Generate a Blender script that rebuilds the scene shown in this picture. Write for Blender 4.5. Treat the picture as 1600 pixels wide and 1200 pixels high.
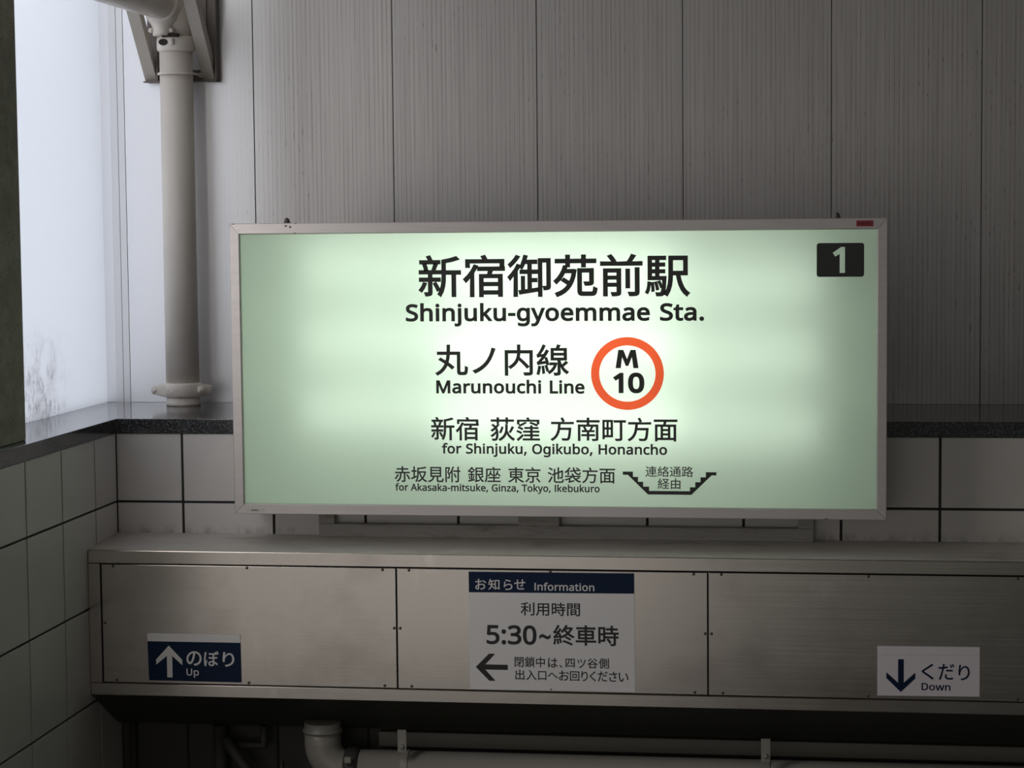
import bpy, bmesh, math, random
from mathutils import Vector, Matrix
from mathutils.geometry import tessellate_polygon

scene = bpy.context.scene
for o in list(bpy.data.objects):
    bpy.data.objects.remove(o)
random.seed(7)
PI = math.pi

# ------------------------------------------------------------------ camera
cam = bpy.data.cameras.new('camera')
cam.sensor_width = 36.0
cam.lens = 3390.6 / 1600 * 36.0
cam.clip_start = 0.05
cam.clip_end = 200
camera = bpy.data.objects.new('camera', cam)
scene.collection.objects.link(camera)
yaw, pitch, roll = 0.1427, -0.0762, -0.0095
fwd = Vector((-math.sin(yaw) * math.cos(pitch), math.cos(yaw) * math.cos(pitch), math.sin(pitch)))
right = Vector((math.cos(yaw), math.sin(yaw), 0))
up = right.cross(fwd)
r2 = right * math.cos(roll) + up * math.sin(roll)
u2 = up * math.cos(roll) - right * math.sin(roll)
M = Matrix((r2, u2, -fwd)).transposed().to_4x4()
M.translation = Vector((2.2641, -6.7333, 0.6335))
camera.matrix_world = M
scene.camera = camera

# ------------------------------------------------------------------ world, daylight, exposure
scene.view_settings.view_transform = 'Standard'
scene.view_settings.look = 'None'
scene.view_settings.gamma = 1.0
scene.view_settings.exposure = 0.0
scene.view_settings.use_curve_mapping = False
world = bpy.data.worlds.new('world')
scene.world = world
world.use_nodes = True
bg = world.node_tree.nodes['Background']
bg.inputs[0].default_value = (0.9, 0.95, 0.86, 1)
bg.inputs[1].default_value = 0.095


def area_light(name, loc, direction, sx, sy, power, color):
    l = bpy.data.lights.new(name, 'AREA')
    l.shape = 'RECTANGLE'
    l.size, l.size_y = sx, sy
    l.energy = power
    l.color = color
    o = bpy.data.objects.new(name, l)
    scene.collection.objects.link(o)
    o.location = loc
    o.rotation_euler = Vector(direction).to_track_quat('-Z', 'Y').to_euler()
    return o


# daylight: beyond the translucent side wall, through the near opening, and from the street
area_light('daylight_beyond_side_wall', (-0.75, -0.3, 1.1), (1, 0, 0), 2.3, 3.2, 44, (0.90, 0.94, 1.0))
area_light('fill_above_side_wall', (-0.20, -0.55, 1.95), (1, 0.5, -0.9), 1.0, 0.8, 3.5, (0.94, 0.96, 1.0))  # unseen fill lamp, added to brighten the back panels from the left
area_light('daylight_near_opening', (-0.28, -1.80, 0.85), (1, 0.45, -0.15), 0.8, 1.7, 18.5, (1.0, 0.97, 0.95))
area_light('daylight_street_left', (-0.6, -7.5, -0.9), (0, 1, 0.1), 4.0, 3.0, 23, (1.0, 0.95, 0.91))
area_light('daylight_street_entrance', (2.0, -11.0, 1.6), (0, 1, -0.1), 3.0, 2.2, 11, (1.0, 0.93, 0.90))

# ------------------------------------------------------------------ materials


def mat(name, color=(0.5, 0.5, 0.5), rough=0.5, metal=0.0, spec=0.5, aniso=0.0):
    m = bpy.data.materials.new(name)
    m.use_nodes = True
    b = m.node_tree.nodes['Principled BSDF']
    b.inputs['Base Color'].default_value = (*color, 1)
    b.inputs['Roughness'].default_value = rough
    b.inputs['Metallic'].default_value = metal
    b.inputs['Specular IOR Level'].default_value = spec
    b.inputs['Anisotropic'].default_value = aniso
    return m


class NT:
    """small helper around a node tree"""

    def __init__(self, m):
        self.t = m.node_tree
        self.b = self.t.nodes['Principled BSDF']
        self.geo = self.t.nodes.new('ShaderNodeNewGeometry')

    def n(self, typ, **kw):
        nd = self.t.nodes.new(typ)
        for k, v in kw.items():
            setattr(nd, k, v)
        return nd

    def link(self, a, b):
        self.t.links.new(a, b)

    def pos(self, scale):
        mp = self.n('ShaderNodeMapping')
        mp.inputs['Scale'].default_value = scale
        self.link(self.geo.outputs['Position'], mp.inputs['Vector'])
        return mp.outputs[0]

    def noise(self, scale=(1, 1, 1), s=1.0, detail=4.0, rough=0.6):
        nd = self.n('ShaderNodeTexNoise')
        nd.inputs['Scale'].default_value = s
        nd.inputs['Detail'].default_value = detail
        nd.inputs['Roughness'].default_value = rough
        self.link(self.pos(scale), nd.inputs['Vector'])
        return nd.outputs['Fac']

    def ramp(self, src, stops):
        r = self.n('ShaderNodeValToRGB')
        e = r.color_ramp.elements
        while len(e) < len(stops):
            e.new(0.5)
        for el, (p, c) in zip(e, stops):
            el.position = p
            el.color = (*c, 1) if not isinstance(c, (int, float)) else (c, c, c, 1)
        self.link(src, r.inputs[0])
        return r.outputs[0]

    def mix(self, a, b, fac, mode='MIX'):
        nd = self.n('ShaderNodeMix', data_type='RGBA', blend_type=mode)
        for sock, v in ((nd.inputs[0], fac), (nd.inputs[6], a), (nd.inputs[7], b)):
            if isinstance(v, (int, float)):
                sock.default_value = v
            elif isinstance(v, tuple):
                sock.default_value = (*v, 1)
            else:
                self.link(v, sock)
        return nd.outputs[2]

    def math(self, op, a, b=0.0, c=0.0):
        nd = self.n('ShaderNodeMath', operation=op)
        for i, v in enumerate((a, b, c)):
            if isinstance(v, (int, float)):
                nd.inputs[i].default_value = v
            else:
                self.link(v, nd.inputs[i])
        return nd.outputs[0]

    def xyz(self):
        s = self.n('ShaderNodeSeparateXYZ')
        self.link(self.geo.outputs['Position'], s.inputs[0])
        return s.outputs

    def bump(self, h, strength=0.2, dist=0.002):
        nd = self.n('ShaderNodeBump')
        nd.inputs['Strength'].default_value = strength
        nd.inputs['Distance'].default_value = dist
        self.link(h, nd.inputs['Height'])
        self.link(nd.outputs[0], self.b.inputs['Normal'])

    def color(self, c):
        self.link(c, self.b.inputs['Base Color'])


def smooth_mask(k, v, a, b):
    """0 at a, 1 at b"""
    nd = k.n('ShaderNodeMapRange', interpolation_type='SMOOTHSTEP')
    nd.inputs['From Min'].default_value = a
    nd.inputs['From Max'].default_value = b
    k.link(v, nd.inputs['Value'])
    return nd.outputs[0]


# glazed wall tiles with a little grime rising from the shelf
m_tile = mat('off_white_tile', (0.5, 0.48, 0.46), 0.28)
k = NT(m_tile)
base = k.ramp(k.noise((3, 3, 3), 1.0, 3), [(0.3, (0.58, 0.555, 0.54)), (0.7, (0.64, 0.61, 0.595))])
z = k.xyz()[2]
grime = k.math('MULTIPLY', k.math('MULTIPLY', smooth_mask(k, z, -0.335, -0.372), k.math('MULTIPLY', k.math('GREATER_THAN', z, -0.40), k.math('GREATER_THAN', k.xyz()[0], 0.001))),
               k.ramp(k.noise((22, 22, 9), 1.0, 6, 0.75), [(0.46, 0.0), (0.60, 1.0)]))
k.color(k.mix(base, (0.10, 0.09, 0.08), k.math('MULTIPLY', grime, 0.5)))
m_shaded_tile = mat('shade_darkened_tile', (0.055, 0.053, 0.047), 0.75)  # near-black colour paints in the shade under the steel cover
m_grout = mat('dark_grout', (0.028, 0.026, 0.028), 0.9)

# wall panels: pale grey sheets with fine vertical grain and dark ticks
m_panel = mat('grey_grained_panel', (0.5, 0.48, 0.47), 0.38, 0.35)
k = NT(m_panel)
wave = k.n('ShaderNodeTexWave', wave_type='BANDS', bands_direction='X', wave_profile='SIN')
wave.inputs['Scale'].default_value = 20.0
wave.inputs['Distortion'].default_value = 0.8
wave.inputs['Detail'].default_value = 2.0
k.link(k.pos((1, 1, 0.02)), wave.inputs['Vector'])
lines = k.ramp(wave.outputs['Fac'], [(0.0, 1.0), (0.16, 0.25), (0.45, 0.0)])
fine = k.noise((260, 260, 1.4), 1.0, 2)
var = k.ramp(k.noise((55, 55, 3.0), 1.0, 3), [(0.35, 0.15), (0.65, 1.0)])
c = k.mix((0.49, 0.465, 0.452), (0.36, 0.345, 0.335), k.ramp(fine, [(0.3, 0.0), (0.7, 1.0)]))
c = k.mix(c, (0.25, 0.22, 0.21), k.math('MULTIPLY', k.math('MULTIPLY', lines, var), 0.8))
tick = k.math('MULTIPLY', k.ramp(k.noise((170, 170, 22), 1.0, 2, 0.5), [(0.62, 0.0), (0.68, 1.0)]), k.ramp(k.noise((2.2, 2.2, 2.0), 1.0, 3), [(0.42, 0.1), (0.6, 1.0)]))
x = k.xyz()[0]
c = k.mix(c, (0.08, 0.065, 0.06), k.math('MULTIPLY', k.math('MULTIPLY', tick, k.ramp(wave.outputs['Fac'], [(0.0, 1.0), (0.25, 0.9), (0.4, 0.0)])), 0.9))
plain = smooth_mask(k, x, 0.12, 0.50)          # plain sheets near the side wall, lightened to paint in its brightness
k.color(k.mix((0.90, 0.895, 0.91), c, plain))
k.link(k.math('MULTIPLY_ADD', plain, -0.55, 0.85), k.b.inputs['Metallic'])

m_seam = mat('dark_panel_joint', (0.045, 0.042, 0.042), 0.9)  # near-black backing seen through the open joints
m_strip = mat('joint_cover_strip', (0.86, 0.85, 0.86), 0.4, 0.6)
m_caulk = mat('cracked_caulk', (0.16, 0.14, 0.13), 0.9)

# granite coping
m_granite = mat('speckled_granite', (0.05, 0.05, 0.055), 0.12, spec=0.6)
k = NT(m_granite)
v = k.n('ShaderNodeTexVoronoi')
v.inputs['Scale'].default_value = 380
k.link(k.pos((1, 1, 1)), v.inputs['Vector'])
sp = k.n('ShaderNodeSeparateColor')
k.link(v.outputs['Color'], sp.inputs[0])
g = k.ramp(sp.outputs[0], [(0.0, (0.012, 0.012, 0.015)), (0.55, (0.03, 0.031, 0.036)), (0.8, (0.065, 0.066, 0.072)), (0.97, (0.15, 0.15, 0.16))])
k.color(g)

# translucent white side wall with mould stains at its foot
m_side = mat('translucent_white_wall', (0.8, 0.8, 0.8), 0.5)
k = NT(m_side)
p = k.xyz()
mask = k.math('MULTIPLY', smooth_mask(k, p[2], 0.34, 0.05), smooth_mask(k, p[1], 0.30, 0.0))
st = k.ramp(k.noise((9, 9, 9), 1.0, 9, 0.75), [(0.44, 0.0), (0.58, 1.0)])
st2 = k.ramp(k.noise((45, 45, 30), 1.0, 6, 0.7), [(0.42, 0.0), (0.62, 1.0)])
stain = k.math('MULTIPLY', k.math('MULTIPLY', mask, st), st2)
colr = k.mix((0.88, 0.89, 0.92), (0.40, 0.37, 0.38), stain)
k.color(colr)
tr = k.n('ShaderNodeBsdfTranslucent')
k.link(colr, tr.inputs['Color'])
mx = k.n('ShaderNodeMixShader')
mx.inputs[0].default_value = 0.7
k.link(k.b.outputs[0], mx.inputs[1])
k.link(tr.outputs[0], mx.inputs[2])
k.link(mx.outputs[0], k.t.nodes['Material Output'].inputs['Surface'])

m_concrete = mat('rough_dark_concrete', (0.17, 0.165, 0.135), 0.95, spec=0.2)
k = NT(m_concrete)
c = k.ramp(k.noise((14, 14, 14), 1.0, 8, 0.7), [(0.3, (0.27, 0.26, 0.215)), (0.7, (0.42, 0.405, 0.35))])
pit = k.ramp(k.noise((120, 120, 120), 1.0, 3), [(0.30, 1.0), (0.40, 0.0)])
k.color(k.mix(c, (0.03, 0.03, 0.025), k.math('MULTIPLY', pit, 0.8)))
k.bump(k.noise((60, 60, 60), 1.0, 8, 0.7), 0.8, 0.006)

m_floor = mat('dark_floor', (0.07, 0.068, 0.06), 0.7)
k = NT(m_floor)
k.color(k.ramp(k.noise((6, 6, 6), 1.0, 6), [(0.3, (0.05, 0.048, 0.043)), (0.7, (0.09, 0.087, 0.08))]))
m_ceiling = mat('ceiling_paint', (0.30, 0.29, 0.27), 0.8)

# brushed stainless steel
m_steel = mat('brushed_stainless_steel', (0.46, 0.42, 0.385), 0.34, 1.0, aniso=0.5)
k = NT(m_steel)
streak = k.noise((2.0, 60, 420), 1.0, 3, 0.6)
cloud = k.noise((3.2, 3.2, 3.2), 1.0, 5, 0.6)
c = k.mix(k.ramp(streak, [(0.3, (0.44, 0.405, 0.37)), (0.7, (0.50, 0.465, 0.43))]), (0.37, 0.335, 0.305), k.ramp(cloud, [(0.48, 0.0), (0.72, 1.0)]))
sc = k.math('MULTIPLY', k.ramp(k.noise((11, 11, 5), 1.0, 7, 0.7), [(0.57, 0.0), (0.72, 1.0)]), k.ramp(k.noise((2.1, 2.1, 2.1), 1.0, 2), [(0.45, 0.0), (0.6, 1.0)]))
c = k.mix(c, (0.62, 0.59, 0.56), k.math('MULTIPLY', sc, 0.7))
k.color(c)
k.link(k.ramp(streak, [(0.2, 0.21), (0.8, 0.28)]), k.b.inputs['Roughness'])
k.bump(streak, 0.06, 0.0006)
m_steel_dusty = mat('dusty_stainless_top', (0.27, 0.25, 0.225), 0.55, 0.25)
k = NT(m_steel_dusty)
k.color(k.ramp(k.noise((4, 9, 4), 1.0, 7, 0.65), [(0.28, (0.30, 0.275, 0.24)), (0.42, (0.50, 0.47, 0.43)), (0.7, (0.58, 0.545, 0.51))]))
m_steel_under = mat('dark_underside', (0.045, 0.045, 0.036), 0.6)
m_screw = mat('tarnished_screw', (0.14, 0.10, 0.075), 0.45, 0.7)

# pipe paint
m_pipe = mat('cream_pipe_paint', (0.66, 0.61, 0.555), 0.38)
k = NT(m_pipe)
c = k.ramp(k.noise((7, 7, 5), 1.0, 5), [(0.3, (0.76, 0.685, 0.61)), (0.7, (0.82, 0.745, 0.665))])
rust = k.ramp(k.noise((18, 18, 40), 1.0, 6, 0.7), [(0.52, 0.0), (0.66, 1.0)])
rm = k.math('MULTIPLY', rust, smooth_mask(k, k.xyz()[2], 0.05, 0.0))
k.color(k.mix(c, (0.30, 0.22, 0.14), k.math('MULTIPLY', rm, 0.8)))
m_bracket = mat('beige_bracket_paint', (0.50, 0.455, 0.395), 0.5)
k = NT(m_bracket)
sp_ = k.ramp(k.noise((90, 90, 90), 1.0, 3), [(0.68, 0.0), (0.74, 1.0)])
k.color(k.mix((0.50, 0.455, 0.395), (0.16, 0.13, 0.11), sp_))
m_brown = mat('dark_brown_steel', (0.17, 0.14, 0.125), 0.65)  # darker brown than the beige struts
m_dark_hole = mat('slot_shadow', (0.03, 0.025, 0.02), 0.9)
m_duct_pipe = mat('grey_pipe_paint', (0.33, 0.31, 0.28), 0.35)
m_dark_pipe = mat('dark_conduit', (0.05, 0.048, 0.042), 0.6)  # one even near-black colour for the low pipes and hose
m_rail = mat('grey_rail_paint', (0.17, 0.165, 0.14), 0.6)

# sign
m_alu = mat('satin_aluminium_frame', (0.60, 0.56, 0.545), 0.40, 0.55)
k = NT(m_alu)
k.color(k.ramp(k.noise((5, 40, 40), 1.0, 4), [(0.3, (0.51, 0.475, 0.465)), (0.7, (0.565, 0.53, 0.52))]))
m_alu_dark = mat('frame_chip', (0.16, 0.12, 0.10), 0.7)
m_house = mat('white_sign_interior', (0.85, 0.86, 0.84), 0.6)
m_back = mat('grey_sign_casing', (0.3, 0.29, 0.28), 0.6)
m_mount = mat('grey_frame_paint', (0.34, 0.32, 0.30), 0.6)
k = NT(m_mount)
du = k.ramp(k.noise((6, 20, 30), 1.0, 7, 0.7), [(0.5, 0.0), (0.72, 1.0)])
k.color(k.mix((0.34, 0.325, 0.305), (0.13, 0.105, 0.085), k.math('MULTIPLY', du, 0.8)))
m_black = mat('black_vinyl', (0.012, 0.014, 0.013), 0.3)
m_lug = mat('rusty_lug', (0.10, 0.085, 0.075), 0.5, 0.3)
m_red_label = mat('red_label', (0.30, 0.03, 0.045), 0.5)
m_red_ink = mat('dark_red_ink', (0.12, 0.012, 0.02), 0.6)
m_tag = mat('silver_tag', (0.50, 0.48, 0.45), 0.4, 0.4)

# acrylic face: fluorescent tubes shine through it
m_face = mat('opal_acrylic', (0.62, 0.75, 0.64), 0.12)
k = NT(m_face)
k.b.inputs['Base Color'].default_value = (0.03, 0.038, 0.032, 1)
k.b.inputs['Specular IOR Level'].default_value = 0.3
tr = k.n('ShaderNodeBsdfTranslucent')
tr.inputs['Color'].default_value = (0.90, 0.97, 0.905, 1)
ad = k.n('ShaderNodeAddShader')
k.link(k.b.outputs[0], ad.inputs[0])
k.link(tr.outputs[0], ad.inputs[1])
k.link(ad.outputs[0], k.t.nodes['Material Output'].inputs['Surface'])
m_red_film = mat('red_translucent_film', (0.5, 0.05, 0.02), 0.3)
k = NT(m_red_film)
k.b.inputs['Base Color'].default_value = (0.20, 0.014, 0.005, 1)
tr = k.n('ShaderNodeBsdfTranslucent')
tr.inputs['Color'].default_value = (0.80, 0.085, 0.025, 1)
ad = k.n('ShaderNodeAddShader')
k.link(k.b.outputs[0], ad.inputs[0])
k.link(tr.outputs[0], ad.inputs[1])
k.link(ad.outputs[0], k.t.nodes['Material Output'].inputs['Surface'])
m_tube = mat('lit_fluorescent_tube', (1, 1, 1), 0.4)
m_tube.node_tree.nodes['Principled BSDF'].inputs['Emission Color'].default_value = (0.96, 1.0, 0.94, 1)
m_tube.node_tree.nodes['Principled BSDF'].inputs['Emission Strength'].default_value = 1.6
m_cap = mat('tube_end_cap', (0.7, 0.7, 0.7), 0.4)

# notices
m_white_plate = mat('white_plastic_plate', (0.86, 0.835, 0.84), 0.42)
m_lilac_plate = mat('pale_lilac_plate', (0.86, 0.785, 0.84), 0.45)
m_navy = mat('navy_vinyl', (0.006, 0.018, 0.052), 0.4, spec=0.15)
m_ink = mat('black_ink', (0.022, 0.02, 0.022), 0.5)
m_ink_white = mat('white_ink', (0.80, 0.78, 0.78), 0.5)

# ------------------------------------------------------------------ mesh helpers
COL = scene.collection


def tag(o, label=None, cat=None, group=None, kind=None):
    if label: o['label'] = label
    if cat: o['category'] = cat
    if group: o['group'] = group
    if kind: o['kind'] = kind
    return o


def thing(name, loc, label, cat, group=None):
    o = bpy.data.objects.new(name, None)
    o.empty_display_size = 0.1
    COL.objects.link(o)
    o.location = loc
    return tag(o, label, cat, group)


def root_of(o):
    while o.parent:
        o = o.parent
    return o


class MB:
    """collects shapes in world metres; build() links them as one mesh object"""

    def __init__(self):
        self.bm = bmesh.new()
        self.mi = 0

    def face(self, pts):
        f = self.bm.faces.new([self.bm.verts.new(q) for q in pts])
        f.material_index = self.mi
        return f

    def box(self, x0, x1, y0, y1, z0, z1):
        v = [self.bm.verts.new((x, y, z)) for z in (z0, z1) for y in (y0, y1) for x in (x0, x1)]
        for q in ((0, 2, 3, 1), (4, 5, 7, 6), (0, 1, 5, 4), (2, 6, 7, 3), (0, 4, 6, 2), (1, 3, 7, 5)):
            self.bm.faces.new([v[i] for i in q]).material_index = self.mi
        return self

    def hexa(self, a, b):
        """solid between two matching loops"""
        va = [self.bm.verts.new(q) for q in a]
        vb = [self.bm.verts.new(q) for q in b]
        n = len(a)
        self.bm.faces.new(va).material_index = self.mi
        self.bm.faces.new(list(reversed(vb))).material_index = self.mi
        for i in range(n):
            j = (i + 1) % n
            self.bm.faces.new((va[j], va[i], vb[i], vb[j])).material_index = self.mi
        return self

    def prism_y(self, poly, y0, y1):
        return self.hexa([(x, y0, z) for x, z in poly], [(x, y1, z) for x, z in poly])

    def prism_z(self, poly, z0, z1):
        return self.hexa([(x, y, z0) for x, y in poly], [(x, y, z1) for x, y in poly])

    def prism_x(self, poly, x0, x1):
        return self.hexa([(x0, y, z) for y, z in poly], [(x1, y, z) for y, z in poly])

    def sweep(self, path, radii, n=32, caps=True):
        """tube along a path of points with a radius per point"""
        path = [Vector(q) for q in path]
        if isinstance(radii, (int, float)):
            radii = [radii] * len(path)
        rings = []
        ref = None
        for i, q in enumerate(path):
            if i == 0: t = path[1] - path[0]
            elif i == len(path) - 1: t = path[-1] - path[-2]
            else: t = (path[i + 1] - path[i]).normalized() + (path[i] - path[i - 1]).normalized()
            t.normalize()
            if ref is None:
                ref = Vector((1, 0, 0)) if abs(t.x) < 0.8 else Vector((0, 1, 0))
            u = (ref - t * ref.dot(t)).normalized()
            ref = u
            w = t.cross(u)
            rings.append([self.bm.verts.new(q + (u * math.cos(2 * PI * j / n) + w * math.sin(2 * PI * j / n)) * radii[i]) for j in range(n)])
        for a, b in zip(rings, rings[1:]):
            for j in range(n):
                f = self.bm.faces.new((a[j], a[(j + 1) % n], b[(j + 1) % n], b[j]))
                f.smooth = True
                f.material_index = self.mi
        if caps:
            self.bm.faces.new(list(reversed(rings[0]))).material_index = self.mi
            self.bm.faces.new(rings[-1]).material_index = self.mi
        return self

    def lathe(self, axis_pt, axis, profile, n=40):
        """profile: (distance along axis, radius)"""
        a = Vector(axis).normalized()
        q = Vector(axis_pt)
        return self.sweep_rings(q, a, profile, n)

    def sweep_rings(self, q, a, profile, n):
        ref = Vector((1, 0, 0)) if abs(a.x) < 0.8 else Vector((0, 1, 0))
        u = (ref - a * ref.dot(a)).normalized()
        w = a.cross(u)
        rings = [[self.bm.verts.new(q + a * d + (u * math.cos(2 * PI * j / n) + w * math.sin(2 * PI * j / n)) * r) for j in range(n)] for d, r in profile]
        for b, c in zip(rings, rings[1:]):
            for j in range(n):
                f = self.bm.faces.new((b[j], b[(j + 1) % n], c[(j + 1) % n], c[j]))
                f.smooth = True
                f.material_index = self.mi
        self.bm.faces.new(list(reversed(rings[0]))).material_index = self.mi
        self.bm.faces.new(rings[-1]).material_index = self.mi
        return self

    def build(self, name, mats, parent=None, bevel=0.0, seg=2, normals=True):
        if not isinstance(mats, (list, tuple)):
            mats = [mats]
        if normals:
            bmesh.ops.recalc_face_normals(self.bm, faces=self.bm.faces)
        me = bpy.data.meshes.new(name)
        if parent is not None:
            bmesh.ops.translate(self.bm, verts=self.bm.verts, vec=-root_of(parent).location)
        self.bm.to_mesh(me)
        self.bm.free()
        for m in mats:
            me.materials.append(m)
        o = bpy.data.objects.new(name, me)
        COL.objects.link(o)
        if parent is not None:
            o.parent = parent
        if bevel:
            b = o.modifiers.new('bevel', 'BEVEL')
            b.width = bevel
            b.segments = seg
            b.limit_method = 'ANGLE'
            b.angle_limit = math.radians(40)
        return o


def structure(o):
    o['kind'] = 'structure'
    return o


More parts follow.
